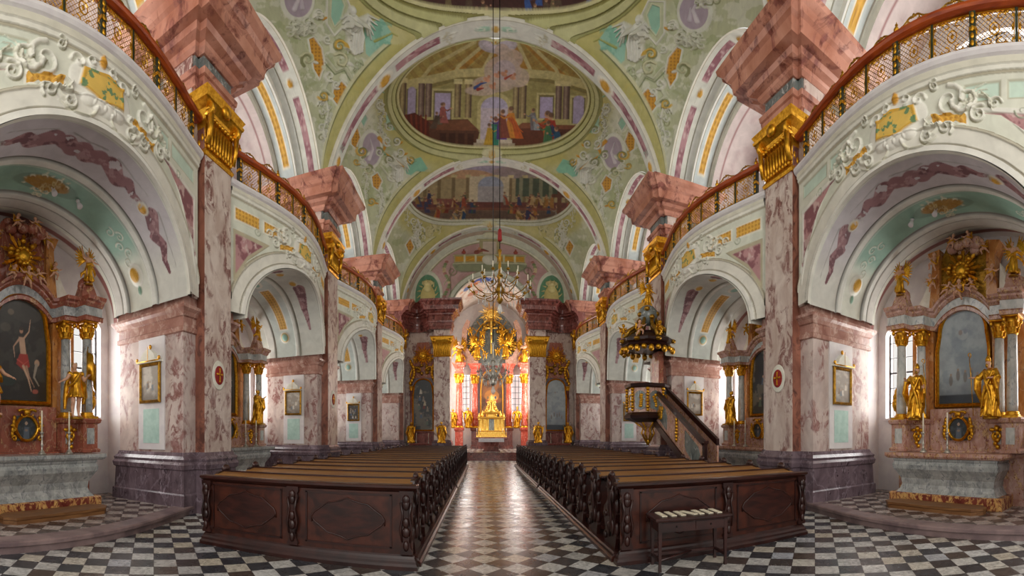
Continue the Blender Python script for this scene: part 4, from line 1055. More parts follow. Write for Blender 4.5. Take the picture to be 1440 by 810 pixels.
# ================================================================== FIGURES (carved statues)
def dense(m_, voxel, name, mat, parent=None, smooth=2):
    """fuse a pile of solids into one continuous surface"""
    me = bpy.data.meshes.new(name); me.from_pydata(m_.v, [], m_.f)
    o = bpy.data.objects.new(name, me); COL.objects.link(o)
    r = o.modifiers.new('r', 'REMESH'); r.mode = 'VOXEL'; r.voxel_size = voxel
    if smooth: q = o.modifiers.new('s', 'SMOOTH'); q.iterations = smooth; q.factor = .5
    dg = bpy.context.evaluated_depsgraph_get(); dg.update()
    me2 = bpy.data.meshes.new_from_object(o.evaluated_get(dg)); o.modifiers.clear(); o.data = me2; bpy.data.meshes.remove(me)
    me2.name = name
    me2.polygons.foreach_set('use_smooth', [True] * len(me2.polygons)); me2.materials.clear(); me2.materials.append(MATS[mat])
    if parent is not None: o.parent = parent
    return o
def hand(m_, w, d, up=(0, 0, 1), sc=1.0):
    w, d = Vector(w), Vector(d).normalized(); s_ = d.cross(Vector(up)).normalized(); u = s_.cross(d)
    m_.ell(tuple(w + d * .03 * sc), (.022 * sc, .022 * sc, .022 * sc), 8)
    for j, L in enumerate((.045, .052, .05, .04)):
        a = w + d * .045 * sc + s_ * (.018 - .012 * j) * sc
        m_.tube([a, a + d * L * .5 * sc, a + (d * L * .85 - u * L * .35) * sc], [.008 * sc, .0075 * sc, .006 * sc], 6)
    a = w + d * .02 * sc + s_ * .022 * sc; m_.tube([a, a + (d * .02 + s_ * .02) * sc, a + (d * .04 + s_ * .018) * sc], [.009 * sc, .008 * sc, .006 * sc], 6)
POSES = {
 'bishop': dict(le=(-.19, -.03, .68), lw=(-.16, -.14, .74), re=(.18, -.04, .69), rw=(.21, -.13, .62), head=(.03, -.02), robe='long'),
 'bishop2': dict(le=(-.2, -.06, .68), lw=(-.27, -.15, .68), re=(.17, -.03, .67), rw=(.1, -.14, .66), head=(-.04, -.02), robe='long'),
 'soldier': dict(le=(-.2, -.05, .69), lw=(-.31, -.1, .64), re=(.17, .0, .68), rw=(.2, -.08, .74), head=(-.03, -.02), robe='tunic'),
 'angel': dict(le=(-.17, -.08, .7), lw=(-.05, -.16, .72), re=(.18, -.07, .72), rw=(.08, -.17, .76), head=(.03, -.03), robe='wrap'),
 'angel2': dict(le=(-.2, -.03, .8), lw=(-.28, -.08, .93), re=(.19, -.05, .7), rw=(.25, -.14, .64), head=(-.04, -.02), robe='wrap'),
 'saint': dict(le=(-.17, -.04, .68), lw=(-.06, -.14, .72), re=(.19, -.05, .7), rw=(.27, -.1, .78), head=(.02, -.02), robe='long'),
}
def body_mb(P_, leg=True):
    m_ = MB(); hx, hy = P_['head']
    m_.tube([(.01, 0, .5), (0, .01, .6), (0, .0, .7), (0, 0, .79), (hx * .3, 0, .84)], [.075, .07, .085, .085, .035], 12)
    m_.ell((0, 0, .51), (.085, .065, .06), 12); m_.ell((-.05, -.02, .745), (.055, .05, .05), 8); m_.ell((.05, -.02, .745), (.055, .05, .05), 8)
    m_.tube([(hx * .3, 0, .82), (hx * .8, hy, .885)], [.034, .03], 8)
    hc = (hx, hy, .93); m_.ell(hc, (.045, .052, .062), 12); m_.ell((hx, hy - .02, .905), (.032, .035, .035), 8)
    m_.tube([(hx, hy - .045, .945), (hx, hy - .066, .922), (hx, hy - .05, .915)], [.008, .011, .006], 6)
    m_.ell((hx, hy - .047, .9), (.015, .008, .006), 6)
    for g in (-1, 1): m_.ell((hx + g * .045, hy, .93), (.008, .012, .017), 6); m_.ell((hx + g * .018, hy - .045, .942), (.01, .008, .006), 6)
    for g, e, w in ((-1, P_['le'], P_['lw']), (1, P_['re'], P_['rw'])):
        m_.tube([(g * .07, 0, .8), (g * .115, 0, .795), e], [.045, .042, .03], 9); m_.ell(e, (.03, .03, .03), 8)
        m_.tube([e, tuple((Vector(e) * .55 + Vector(w) * .45)), w], [.03, .028, .018], 9)
        hand(m_, w, Vector(w) - Vector(e))
    if leg:
        for g, kx, ky in ((-1, -.07, -.06), (1, .06, .0)):
            m_.tube([(g * .05, 0, .5), (g * .06, -.01, .42), (kx, ky, .28)], [.06, .058, .04], 10); m_.ell((kx, ky, .28), (.04, .042, .042), 8)
            m_.tube([(kx, ky, .28), (kx * 1.05, ky + .03, .19), (kx * 1.1, ky + .02, .05)], [.038, .038, .022], 10)
            m_.tube([(kx * 1.1, ky + .035, .025), (kx * 1.2, ky - .03, .022), (kx * 1.25, ky - .07, .015)], [.024, .025, .018], 8)
    return m_
def robe_mb(kind, P_):
    m_ = MB(); r = random.Random(2)
    def wob(amp, f, z0):
        return lambda a, z: 1 + amp * (1 - min(1, z / z0)) * (math.sin(f * a + 6 * z) + .6 * math.sin((f * 2 - 1) * a - 9 * z))
    if kind == 'long':
        m_.lathe([(.0, .165), (.02, .17), (.12, .145), (.28, .125), (.42, .122), (.52, .118), (.62, .1), (.72, .112), (.79, .115), (.83, .06), (.85, .04)], 56, wob=wob(.17, 7, .95))
        # chasuble / cape hanging from the shoulders
        for g in (-1, 1):
            e = Vector(P_['le'] if g < 0 else P_['re']); w = Vector(P_['lw'] if g < 0 else P_['rw'])
            m_.tube([(g * .08, .0, .81), tuple(e), tuple(e * .4 + w * .6)], [.06, .06, .05], 10)
            for j in range(5): m_.tube([tuple(e * (1 - j * .14) + w * .14 * j), (e.x * .95 + g * .01 * j, e.y - .02 * j, .48), (e.x * .85 + g * .02 * (j % 2), e.y * .8 + .015 * j, .3 - .03 * j)], [.04, .032, .015], 7)
        m_.tube([(-.09, -.07, .8), (-.02, -.14, .62), (.06, -.15, .42), (.1, -.13, .2)], [.02, .028, .03, .02], 8)
        m_.tube([(.09, -.07, .8), (.03, -.13, .6), (-.06, -.15, .38), (-.1, -.14, .15)], [.02, .028, .03, .02], 8)
        for j in range(7): a = r.uniform(-2.6, -.5); m_.tube([(.12 * math.cos(a), .12 * math.sin(a), .55), (.15 * math.cos(a + .1), .15 * math.sin(a + .1), .3), (.175 * math.cos(a - .1), .175 * math.sin(a - .1), .03)], [.015, .022, .016], 6)
    elif kind == 'tunic':
        m_.lathe([(.36, .15), (.37, .16), (.45, .125), (.55, .095), (.62, .09), (.7, .1), (.78, .105), (.83, .06)], 56, wob=wob(.2, 9, .75))
        m_.tube([(-.1, .05, .8), (-.13, .12, .6), (-.15, .14, .35), (-.17, .12, .15)], [.03, .05, .05, .03], 8)
        m_.tube([(.12, .06, .8), (.2, .12, .6), (.24, .14, .4), (.2, .12, .25)], [.04, .06, .06, .03], 8)
        m_.tube([(.04, -.1, .8), (-.08, -.11, .62), (-.15, -.03, .56)], [.025, .028, .03], 8)
        for g in (-1, 1): m_.ell((g * .115, 0, .79), (.055, .055, .055), 10)
    else:
        m_.lathe([(.06, .13), (.1, .16), (.25, .13), (.4, .12), (.5, .11), (.57, .085), (.66, .08)], 56, wob=wob(.22, 6, .7))
        m_.tube([(-.1, -.04, .58), (.04, -.1, .62), (.12, .0, .7), (.08, .08, .8), (-.02, .1, .84)], [.03, .035, .04, .04, .02], 8)
        m_.tube([(.1, -.02, .55), (.22, .02, .48), (.3, .06, .38), (.27, .05, .28)], [.04, .045, .035, .01], 8)
        m_.tube([(-.1, .02, .4), (-.22, .06, .3), (-.26, .05, .16)], [.05, .05, .01], 8)
    return m_
def wing_mb(g, up=.3, spread=.35):
    m_ = MB()
    root = Vector((g * .05, .08, .76))
    for j in range(9):
        t = j / 8; a = math.radians(75 - 120 * t)
        L = spread * (1.15 - .35 * abs(t - .3))
        tip = root + Vector((g * L * math.cos(a) * .95, .07 + .03 * t, L * math.sin(a) + up * .4 * (1 - t)))
        mid = root * .5 + tip * .5 + Vector((g * .03, .02, .04 * (1 - t)))
        m_.tube([tuple(root), tuple(mid), tuple(tip)], [.03, .034, .012], 6)
    m_.tube([tuple(root), tuple(root + Vector((g * .1, .04, .16))), tuple(root + Vector((g * .2, .06, .24)))], [.04, .045, .03], 8)
    return m_
FIGS = {}
def make_figure(kind, flesh='flesh', cloth='gold', voxel=.0105):
    key = (kind, flesh, cloth)
    if key in FIGS: return FIGS[key]
    P_ = POSES[kind]; out = []
    out.append(('body', body_mb(P_, True), flesh, voxel)); out.append(('robe', robe_mb(P_['robe'], P_), cloth, voxel))
    hx, hy = P_['head']; h = MB()
    if kind.startswith('bishop'):
        h.lathe([(.955, .05), (.965, .054), (1.0, .052), (1.04, .035), (1.08, .004)], 12, c=(hx, hy)); out.append(('mitre', h, cloth, .01))
        b_ = MB(); b_.ell((hx, hy - .045, .885), (.03, .022, .04), 8); b_.ell((hx, hy + .02, .93), (.048, .045, .055), 8); out.append(('beard', b_, cloth if flesh == cloth else 'old_gold', .009))
        cr = MB(); x_, y_ = (P_['lw'] if kind == 'bishop2' else P_['rw'])[:2]
        if kind == 'bishop': x_ += .03
        else: x_ -= .03
        cr.tube([(x_ + .05, y_ - .02, .02), (x_, y_ - .02, .7), (x_ - .04, y_ - .02, 1.02)], .008, 6)
        cr.tube([(x_ - .04 + .045 * math.cos(a) * (1 - i / 16), y_ - .02, 1.08 + .05 * math.sin(a) * (1 - i / 18)) for i, a in enumerate([-PI / 2 + j * .55 for j in range(13)])], .009, 6)
        out.append(('crozier', cr, cloth, None))
    else:
        for j in range(12):
            a = j * 2.4; t = j / 12; h.ell((hx + .04 * math.cos(a), hy + .012 + .042 * math.sin(a) * .8 + .01, .93 + .05 * (1 - t) - .02 * t), (.024, .024, .024), 7)
        out.append(('hair', h, 'old_gold' if flesh == 'flesh' else cloth, .01))
    if kind.startswith('angel'):
        for g in (-1, 1): out.append(('wing', wing_mb(g), cloth, .0105))
    b_ = MB(); b_.lathe([(-.035, .14), (-.03, .15), (.0, .14), (.012, .12)], 14); out.append(('base', b_, 'old_gold', None))
    meshes = []
    for nm, mb, mt, vx in out:
        o = dense(mb, vx, nm, mt) if vx else mb.build(nm, mt)
        me = o.data; bpy.data.objects.remove(o); meshes.append((nm, me))
    FIGS[key] = meshes; return meshes
def statue(kind, loc, rz, H, label, group=None, flesh='flesh', cloth='gold', cat='statue', parent_rot=None, skip=(), name=None, flip=False, tilt=0.0):
    e = empty(name or {'angel': 'angel_statue', 'angel2': 'angel_statue'}.get(kind, 'saint_statue'), loc, rz, label=label, cat=cat, group=group)
    e.scale = (-H if flip else H, H, H); e.rotation_euler[1] = tilt
    for nm, me in make_figure(kind, flesh, cloth):
        if nm in skip: continue
        o = bpy.data.objects.new(nm, me); COL.objects.link(o); o.parent = e
    return e
def cherub_meshes(flesh='flesh'):
    if ('cherub', flesh) in FIGS: return FIGS[('cherub', flesh)]
    m_ = MB()
    m_.ell((0, 0, .45), (.13, .11, .14), 12); m_.ell((0, 0, .6), (.115, .095, .12), 12); m_.ell((0, -.01, .85), (.1, .105, .11), 12); m_.tube([(0, 0, .68), (0, 0, .78)], [.06, .05], 8)
    m_.ell((0, -.115, .84), (.014, .018, .014), 6); m_.ell((-.05, -.08, .82), (.035, .03, .03), 6); m_.ell((.05, -.08, .82), (.035, .03, .03), 6)
    for g, e, w in ((-1, (-.24, -.05, .62), (-.36, -.12, .72)), (1, (.23, -.08, .58), (.3, -.18, .5))):
        m_.tube([(g * .1, 0, .67), e], [.055, .045], 8); m_.tube([e, w], [.048, .028], 8); hand(m_, w, Vector(w) - Vector(e), sc=1.1)
    for g, k_, f in ((-1, (-.14, -.17, .3), (-.16, -.08, .06)), (1, (.12, -.05, .22), (.2, .08, .02))):
        m_.tube([(g * .06, 0, .4), k_], [.085, .06], 9); m_.tube([k_, f], [.06, .035], 9); m_.tube([f, (f[0], f[1] - .09, f[2] - .02)], [.035, .025], 7)
    a = dense(m_, .016, 'body', flesh); me1 = a.data; bpy.data.objects.remove(a)
    s_ = MB(); s_.tube([(-.12, -.06, .62), (.0, -.13, .48), (.14, -.07, .38), (.2, .04, .34), (.32, .06, .44)], [.03, .045, .05, .045, .01], 8); s_.tube([(.1, .08, .36), (-.1, .1, .42), (-.16, 0, .5)], [.04, .04, .03], 8)
    b_ = dense(s_, .016, 'sash', 'gold'); me2 = b_.data; bpy.data.objects.remove(b_)
    w_ = MB()
    for g in (-1, 1):
        for j in range(5): w_.tube([(g * .04, .08, .66), (g * (.16), .13, .74 - j * .05), (g * (.32 - .03 * j), .15, .82 - j * .12)], [.03, .035, .01], 6)
    c_ = dense(w_, .018, 'wings', 'gold'); me3 = c_.data; bpy.data.objects.remove(c_)
    h_ = MB(); [h_.ell((.085 * math.cos(j * 2.4) * (1 - j / 24), .03 + .08 * math.sin(j * 2.4) * (1 - j / 24), .88 + j * .006), (.035, .035, .035), 6) for j in range(14)]
    d_ = dense(h_, .018, 'hair', 'old_gold'); me4 = d_.data; bpy.data.objects.remove(d_)
    FIGS[('cherub', flesh)] = [('body', me1), ('sash', me2), ('wings', me3), ('hair', me4)]
    return FIGS[('cherub', flesh)]
def cherub(loc, rz, H, label, group=None, flesh='flesh', flip=False, tilt=0.0):
    e = empty('cherub_statue', loc, rz, label=label, cat='cherub statue', group=group); e.scale = (-H if flip else H, H, H); e.rotation_euler = (0, tilt, rz)
    for nm, me in cherub_meshes(flesh):
        o = bpy.data.objects.new(nm, me); COL.objects.link(o); o.parent = e
    return e

# ================================================================== BALUSTRADES
def grille_mesh():
    w, h = .33, .27; m_ = MB(); st = .08
    for d in (-1, 1):
        c = -w - h
        while c < w + h:
            # line x = c + d*z ; clip to |x|<w |z|<h
            z0, z1 = -h, h; pts = []
            lo, hi = sorted(((-w - c) * d, (w - c) * d)); a, b_ = max(-h, lo), min(h, hi)
            if b_ - a > .01: m_.tube([(c + d * a, d * .004, a), (c + d * b_, d * .004, b_)], .0048, 4)
            c += st
    return m_
def scroll_mb():
    m_ = MB()
    for g in (-1, 1):
        for e in (-1, 1):
            m_.tube([(g * (.3 - .055 * t * math.cos(5 * t)), -.012, e * (.24 - .06 * t * math.sin(5 * t) - .1 * t)) for t in [i / 8 for i in range(9)]], .012, 5)
            m_.tube([(g * (.12 + .07 * math.cos(a)), -.012, e * (.2 + .05 * math.sin(a))) for a in [i * .6 for i in range(9)]], .011, 5)
            m_.ell((g * .3, -.012, e * .02), (.02, .012, .045), 6); m_.ell((g * .2, -.012, e * .25), (.04, .012, .02), 6)
    m_.tube([(.08 * math.cos(a), -.012, .1 * math.sin(a)) for a in [i * PI / 6 for i in range(13)]], .011, 5); m_.ell((0, -.014, 0), (.03, .014, .04), 8)
    m_.cb((0, 0, .275), (.66, .02, .018)); m_.cb((0, 0, -.275), (.66, .02, .018))
    for g in (-1, 1): m_.cb((g * .325, 0, 0), (.016, .018, .56))
    return m_
_g = grille_mesh().build('grille', 'old_gold'); GR = _g.data; bpy.data.objects.remove(_g)
_g = scroll_mb().build('scroll_ornament', 'gold'); SC = _g.data; bpy.data.objects.remove(_g)
def crest_mb():
    m_ = MB()
    for g in (-1, 1):
        m_.tube([(g * (.02 + .42 * t), 0, .2 * math.cos(t * 1.5) + .02 * math.sin(9 * t)) for t in [i / 10 for i in range(11)]], [.02 - .001 * i for i in range(11)], 5)
        for cx, cz, r_ in ((.12, .08, .06), (.25, .07, .045), (.36, .04, .035)): m_.tube([(g * (cx + r_ * (1 - i / 14) * math.cos(i * .6)), 0, cz + r_ * (1 - i / 14) * math.sin(i * .6)) for i in range(11)], .01, 5)
        for j in range(5): m_.ell((g * (.06 + .08 * j), 0, .2 - .035 * j), (.025, .012, .03), 6)
    m_.ell((0, 0, .22), (.04, .02, .05), 8); m_.ell((0, 0, .06), (.05, .015, .05), 8)
    return m_
_g = crest_mb().build('crest', 'old_gold'); CR = _g.data; bpy.data.objects.remove(_g)
_m = MB(); _m.lathe([(0, .05), (.02, .03), (.05, .045), (.09, .055), (.13, .035), (.15, .02), (.18, .03), (.2, .012), (.23, .008)], 12); _g = _m.build('finial', 'gold'); FN = _g.data; bpy.data.objects.remove(_g)
NTH = ['nearest', 'second', 'third', 'farthest']
for s in (-1, 1):
    for k in range(4):
        yc = BAYS[k]; sd = 'left' if s < 0 else 'right'
        b = empty('balustrade', (s * bulge(0.0), yc, 8.04), label='curved gallery balustrade with gilded lattice and red-brown rail, %s on the %s side' % (NTH[k], sd), cat='balustrade')
        def pt(t, off=0.0): return (s * (bulge(t) + off) - b.location.x, t)
        ts = np.linspace(-3.14, 3.14, 33)
        pts = [(*pt(t), .0) for t in ts]; A = []
        for i in range(33):
            d = Vector(pts[min(i + 1, 32)]) - Vector(pts[max(i - 1, 0)]); A.append(Vector((-d.y, d.x, 0)).normalized())
        B = [(0, 0, 1)] * 33
        MB().sweep([(-.1, .66), (-.12, .7), (-.12, .74), (-.08, .78), (.08, .78), (.12, .74), (.12, .7), (.1, .66), (.05, .63), (-.05, .63)], pts, A, B).build('rail', 'rail_wood', b)
        MB().sweep([(-.03, .0), (-.03, .04), (.03, .04), (.03, .0)], pts, A, B).build('bottom_rail', 'green_iron', b)
        for i in range(9):
            t = -2.8 + .7 * i; x_, y_ = pt(t); big = i % 2 == 0
            d = Vector((*pt(t + .05), 0)) - Vector((*pt(t - .05), 0)); ang = math.atan2(d.y, d.x)
            q = MB(); w = .05 if big else .02; q.box(-w, w, -w, w, .02, .64)
            o = q.build('post', 'green_iron', b); o.location = (x_, y_, 0); o.rotation_euler = (0, 0, ang)
            if big:
                q = MB(); q.box(-.056, .056, -.062, .062, .3, .36)
                for zz in (.1, .22, .34, .46, .56):
                    for e in (-1, 1): q.ell((0, e * .055, zz), (.035, .015, .05), 6)
                c = q.build('post_ornament', 'gold', o)
                f = bpy.data.objects.new('finial', FN); COL.objects.link(f); f.parent = b; f.location = (x_, y_, .78)
        for i in range(8):
            t = -2.45 + .7 * i; x_, y_ = pt(t); d = Vector((*pt(t + .05), 0)) - Vector((*pt(t - .05), 0)); ang = math.atan2(d.y, d.x)
            o = bpy.data.objects.new('grille', GR); COL.objects.link(o); o.parent = b; o.location = (x_, y_, .34); o.rotation_euler = (0, 0, ang + (PI if s < 0 else 0) * 1)
            c = bpy.data.objects.new('scroll_ornament', SC); COL.objects.link(c); c.parent = o
            o = bpy.data.objects.new('crest', CR); COL.objects.link(o); o.parent = b; o.location = (x_, y_, .78); o.rotation_euler = (0, 0, ang); o.scale = (.8, 1, .8 if i % 2 else .62)

# ================================================================== PEWS
XI, XO = 1.38, 4.62
def ogee(w, h, n=4):
    """half outline of the baroque panel curve"""
    return [(-w, -h * .25), (-w, .0), (-w * .93, h * .22), (-w * .75, h * .45), (-w * .55, h * .72), (-w * .35, h * .78), (-w * .18, h * .86), (0, h)]
def carved_post(m_, x, y0, z0, z1, sc=1.0, axis='y'):
    """console post carved with leaves: widths vary with height"""
    H_ = z1 - z0
    pr = [(0, .075), (.04, .085), (.08, .07), (.12, .05), (.2, .045), (.3, .07), (.42, .082), (.55, .06), (.66, .05), (.74, .065), (.82, .085), (.88, .07), (.93, .09), (1.0, .09)]
    vs = []
    for t, w in pr: vs += [(-w * sc, z0 + H_ * t)]
    poly = vs + [(-a, b_) for a, b_ in reversed(vs)]
    if axis == 'y': m_.prism([(x + a, b_) for a, b_ in poly], y0 - .05, y0 + .02, 'y')
    for t, r_ in ((.14, .04), (.35, .055), (.5, .045), (.78, .05), (.86, .05)):
        m_.ell((x, y0 - .06, z0 + H_ * t), (r_ * sc, .03, .07), 8)
    for g in (-1, 1):
        m_.tube([(x + g * .05 * sc, y0 - .055, z0 + H_ * .2), (x + g * .075 * sc, y0 - .06, z0 + H_ * .4), (x + g * .04 * sc, y0 - .06, z0 + H_ * .62), (x + g * .07 * sc, y0 - .06, z0 + H_ * .82)], [.012, .018, .014, .016], 6)
def pew_proto():
    r = empty('pew', (0, 0, 0))
    w = XO - XI
    # local: x 0..w (0 = aisle end), y 0 = back face, z 0 = platform top
    MB().prism([(.0, .12), (.03, .12), (.1, 1.0), (.06, 1.0)], .05, w - .05, 'x').build('backrest', 'pew_wood', r)
    q = MB(); q.prism([(-.2, .93), (.12, .985), (.12, 1.01), (-.2, .96)], .03, w - .03, 'x'); q.build('book_ledge', 'ledge_wood', r)
    q = MB(); q.tube([(.03, -.2, .945), (w - .03, -.2, .945)], .02, 8); q.box(.03, w - .03, .1, .13, .97, 1.03); q.build('ledge_moulding', 'pew_wood', r)
    MB().prism([(.08, .4), (.5, .42), (.5, .45), (.08, .43)], .05, w - .05, 'x').build('seat', 'pew_wood', r)
    MB().box(.06, w - .06, -.17, -.05, .1, .15).build('kneeler', 'pew_wood', r)
    prof = [(-.02, 0), (.5, 0), (.52, .08), (.46, .2), (.5, .34), (.56, .44), (.52, .54), (.42, .6), (.34, .68), (.36, .78), (.38, .88), (.35, .98), (.27, 1.05), (.18, 1.06), (.1, 1.01), (.02, 1.02), (-.06, 1.0), (-.1, .9), (-.06, .8), (-.02, .66), (-.07, .5), (-.02, .34), (-.07, .16)]
    for x_, sg in ((0, -1), (w - .06, 1)):
        q = MB(); q.prism(prof, x_, x_ + .06, 'x')
        xf = x_ if sg < 0 else x_ + .06
        for (a, b_, c_, d_) in ((.2, .9, .07, .08), (.22, .55, .08, .12), (.24, .25, .09, .1), (.4, .45, .06, .05), (.05, .75, .05, .1), (.06, .3, .05, .12), (.42, .12, .05, .06)):
            q.ell((xf + sg * .01, a, b_), (.03, c_, d_), 8)
        q.tube([(xf + sg * .02, .3 + .08 * math.cos(a), .93 + .08 * math.sin(a)) for a in [i * .7 for i in range(8)]], .016, 6)
        q.tube([(xf + sg * .015, .02, .9), (xf + sg * .03, .12, .7), (xf + sg * .03, .06, .45), (xf + sg * .02, .16, .15)], [.015, .025, .025, .015], 6)
        # carved front edges
        for y_, z_ in ((-.06, .62), (-.05, .28), (-.05, .86)): q.ell((x_ + .03, y_, z_), (.045, .035, .1), 8)
        q.build('bench_end', 'pew_dark', r)
    q = MB(); q.ell((w - .03, .2, 1.05), (.045, .1, .075), 10); q.build('end_knob', 'pew_wood', r); q = MB(); q.ell((.03, .2, 1.04), (.04, .09, .06), 10); q.build('end_knob', 'pew_wood', r)
    return r
pew0 = pew_proto(); first = True
ROWS_A = [5.7 + .98 * i for i in range(8)]; ROWS_B = [13.75 + 1.0 * i for i in range(10)]
ORD = ['first', 'second', 'third', 'fourth', 'fifth', 'sixth', 'seventh', 'eighth', 'ninth', 'tenth']
for s in (-1, 1):
    sd = 'left' if s < 0 else 'right'
    for bi, rows in enumerate((ROWS_A, ROWS_B)):
        y0, y1 = rows[0] - (.12 if bi else .16), rows[-1] + .75
        X0, X1 = sorted((s * (XI - .07), s * (XO + .06)))
        pf = MB().stack(X0, X1, y0, y1, [(0, .04), (.05, .04), (.07, .01), (.1, 0), (.12, -.02)]).build('pew_platform', 'kerb_stone' if False else 'pew_wood')
        tag(pf, 'low wooden platform under the %s block of pews left of the aisle' % ('nearer', 'farther')[bi] if s < 0 else 'low wooden platform under the %s block of pews right of the aisle' % ('nearer', 'farther')[bi], 'platform')
        for i, y_ in enumerate(rows):
            o = pew0 if first else copy_tree(pew0); first = False
            o.location = (s * XI, y_, .12); o.scale = (s, 1, 1)
            blk = 'near block' if bi == 0 else 'far block beyond the cross passage'
            tag(o, 'carved wooden pew, %s row from the viewer in the %s block %s of the aisle' % (ORD[i], 'near' if bi == 0 else 'far', sd), 'pew', 'pews %s of the aisle' % sd)
    # panelled back of the last pew
    e = empty('pew_back_screen', (0, 5.4, 0), label='dark panelled wooden screen closing the pews at the %s of the aisle' % sd, cat='pew screen')
    X0, X1 = sorted((s * (XI - .02), s * XO))
    MB().stack(X0, X1, -.03, -.01, [(.12, .0), (1.04, .0)]).build('panel', 'pew_veneer', e)
    MB().stack(X0, X1, -.03, -.01, [(0, .07), (.05, .07), (.08, .05), (.11, .045), (.14, .025), (.17, .015), (.19, .0)]).build('base_moulding', 'pew_dark', e)
    MB().stack(X0, X1, -.03, -.01, [(1.0, .0), (1.02, .03), (1.04, .05), (1.06, .07), (1.09, .07), (1.1, .05)]).build('top_moulding', 'pew_wood', e)
    for cx, hw in ((2.25, .6), (3.85, .6)):
        cx *= s; q = MB()
        for z_ in (.27, .96): q.cb((cx, -.035, z_), (2 * hw + .04, .02, .025))
        for g in (-1, 1): q.cb((cx + g * hw, -.035, .615), (.025, .02, .7))
        q.build('panel_frame', 'pew_dark', e)
        q = MB(); up = ogee(hw * .86, .28)
        full = up + [(-a, b_) for a, b_ in reversed(up[:-1])]
        full = full + [(a, -b_ if abs(a) < hw * .85 else b_) for a, b_ in reversed(full)]
        out = [(cx + a, .62 + b_) for a, b_ in full]
        q.prism(out, -.042, -.028, 'y'); q.build('raised_panel', 'pew_wood', e)
        q = MB(); q.tube([(a, -.045, b_) for a, b_ in out] + [(out[0][0], -.045, out[0][1])], .009, 6); q.build('panel_bead', 'pew_wood', e)
    for cx in (XI + .06, 3.05, XO - .05):
        q = MB(); carved_post(q, s * cx, -.03, .2, 1.02, 1.0); q.build('carved_pilaster', 'pew_dark', e)
# display table with booklets
e = empty('display_table', (2.2, 4.99, 0), -.12, label='small dark wooden table with stretchers in front of the right pew screen', cat='table')
MB().stack(-.5, .5, -.2, .22, [(.64, .02), (.66, .03), (.68, .03), (.69, .02)]).build('table_top', 'table_wood', e)
MB().stack(-.47, .47, -.17, .19, [(.5, 0), (.64, 0)]).build('apron', 'table_wood', e)
for x_ in (-.24, .24):
    q = MB(); q.cb((x_, -.175, .57), (.42, .015, .1)); o = q.build('drawer', 'table_wood', e); q = MB(); q.ell((x_, -.19, .57), (.012, .01, .012), 6); q.build('knob', 'black_iron', o)
for x_ in (-.46, .46):
    for y_ in (-.16, .18): q = MB(); q.stack(x_ - .016, x_ + .016, y_ - .016, y_ + .016, [(0, .004), (.1, .0), (.5, .008), (.64, .01)]); q.build('leg', 'table_wood', e)
q = MB(); q.cb((0, .18, .14), (.92, .025, .035)); [q.cb((x_, .01, .14), (.025, .34, .035)) for x_ in (-.46, .46)]; q.tube([(-.46, -.15, .14), (.1, .18, .14)], .015, 6); q.build('stretcher', 'table_wood', e)
for i in range(7):
    q = MB(); q.box(-.035, .035, -.15, .15, 0, .012); o = q.build('booklet', 'paper')
    M_ = Matrix.Translation((2.2, 4.99, .692)) @ Matrix.Rotation(-.12, 4, 'Z') @ Matrix.Translation((-.39 + .13 * i, .02, 0)) @ Matrix.Rotation(.35 if i == 3 else .04, 4, 'Z')
    o.matrix_world = M_; tag(o, 'narrow cream booklet on the display table, %s from the left' % ORD[i], 'booklet', 'booklets on the display table')
# ================================================================== PAINTINGS
def halfw(z, w, z0, z1):
    """half width of a baroque arched canvas between z0 and z1"""
    zs = z1 - w * .95
    t = np.clip((z - zs) / (z1 - zs), 0, 1)
    sh = np.where(z < zs - .02, w, w * .9 * np.sqrt(np.clip(1 - t ** 2.3, 0, 1)))
    return np.where((z >= zs - .12) & (z < zs), w * (1 - .1 * smoothstep(zs - .12, zs, z)), sh)
def canvas(name, w, z0, z1, paint, y=0.0, parent=None, arched=True, n=90, m=120):
    z = np.linspace(z0, z1 - 1e-3, m)[None, :]; u = np.linspace(-1, 1, n)[:, None]
    hw = halfw(z, w, z0, z1) if arched else np.full(z.shape, w)
    x = u * hw; Z = z + 0 * u
    p = P((x / w), (Z - z0) / (z1 - z0) * (z1 - z0) / w, '2a2622', .01); p.H = (z1 - z0) / w; paint(p)
    return grid_mesh(name, np.stack([x, y + 0 * x, Z], -1), p.c, 'oil_paint', parent)
def outline(w, z0, z1, arched=True):
    if not arched: return [(-w, z0), (-w, z1), (w, z1), (w, z0)]
    zz = np.concatenate([np.linspace(z0, z1 - w, 6), np.linspace(z1 - w, z1 - .001, 26)]); h = halfw(zz, w, z0, z1)
    L = [(-a, b_) for a, b_ in zip(h, zz)]; return L + [(0, z1)] + [(-a, b_) for a, b_ in reversed(L)]
def frame_mb(m_, pts, r=.04, depth=.06, y=0.0):
    pts3 = [(a, y, b_) for a, b_ in pts]; n = len(pts); A = []
    for i in range(n):
        a = Vector((*pts[i - 1], 0)); b_ = Vector((*pts[i], 0)); c = Vector((*pts[(i + 1) % n], 0))
        d1, d2 = (b_ - a), (c - b_)
        d1 = d1.normalized() if d1.length > 1e-6 else d2.normalized(); d2 = d2.normalized() if d2.length > 1e-6 else d1
        n1, n2 = Vector((-d1.y, d1.x, 0)), Vector((-d2.y, d2.x, 0)); mm = n1 + n2
        mm = mm.normalized() if mm.length > 1e-3 else n1; k = 1 / max(.6, mm.dot(n1)); A.append((mm.x * k, 0, mm.y * k))
    B = [(0, -1, 0)] * n
    m_.sweep([(-r * .3, 0), (-r * .3, depth * .5), (0, depth * .9), (r * .3, depth * .6), (r * .6, depth), (r, depth * .8), (r * 1.1, 0)], pts3, A, B, closed=True)
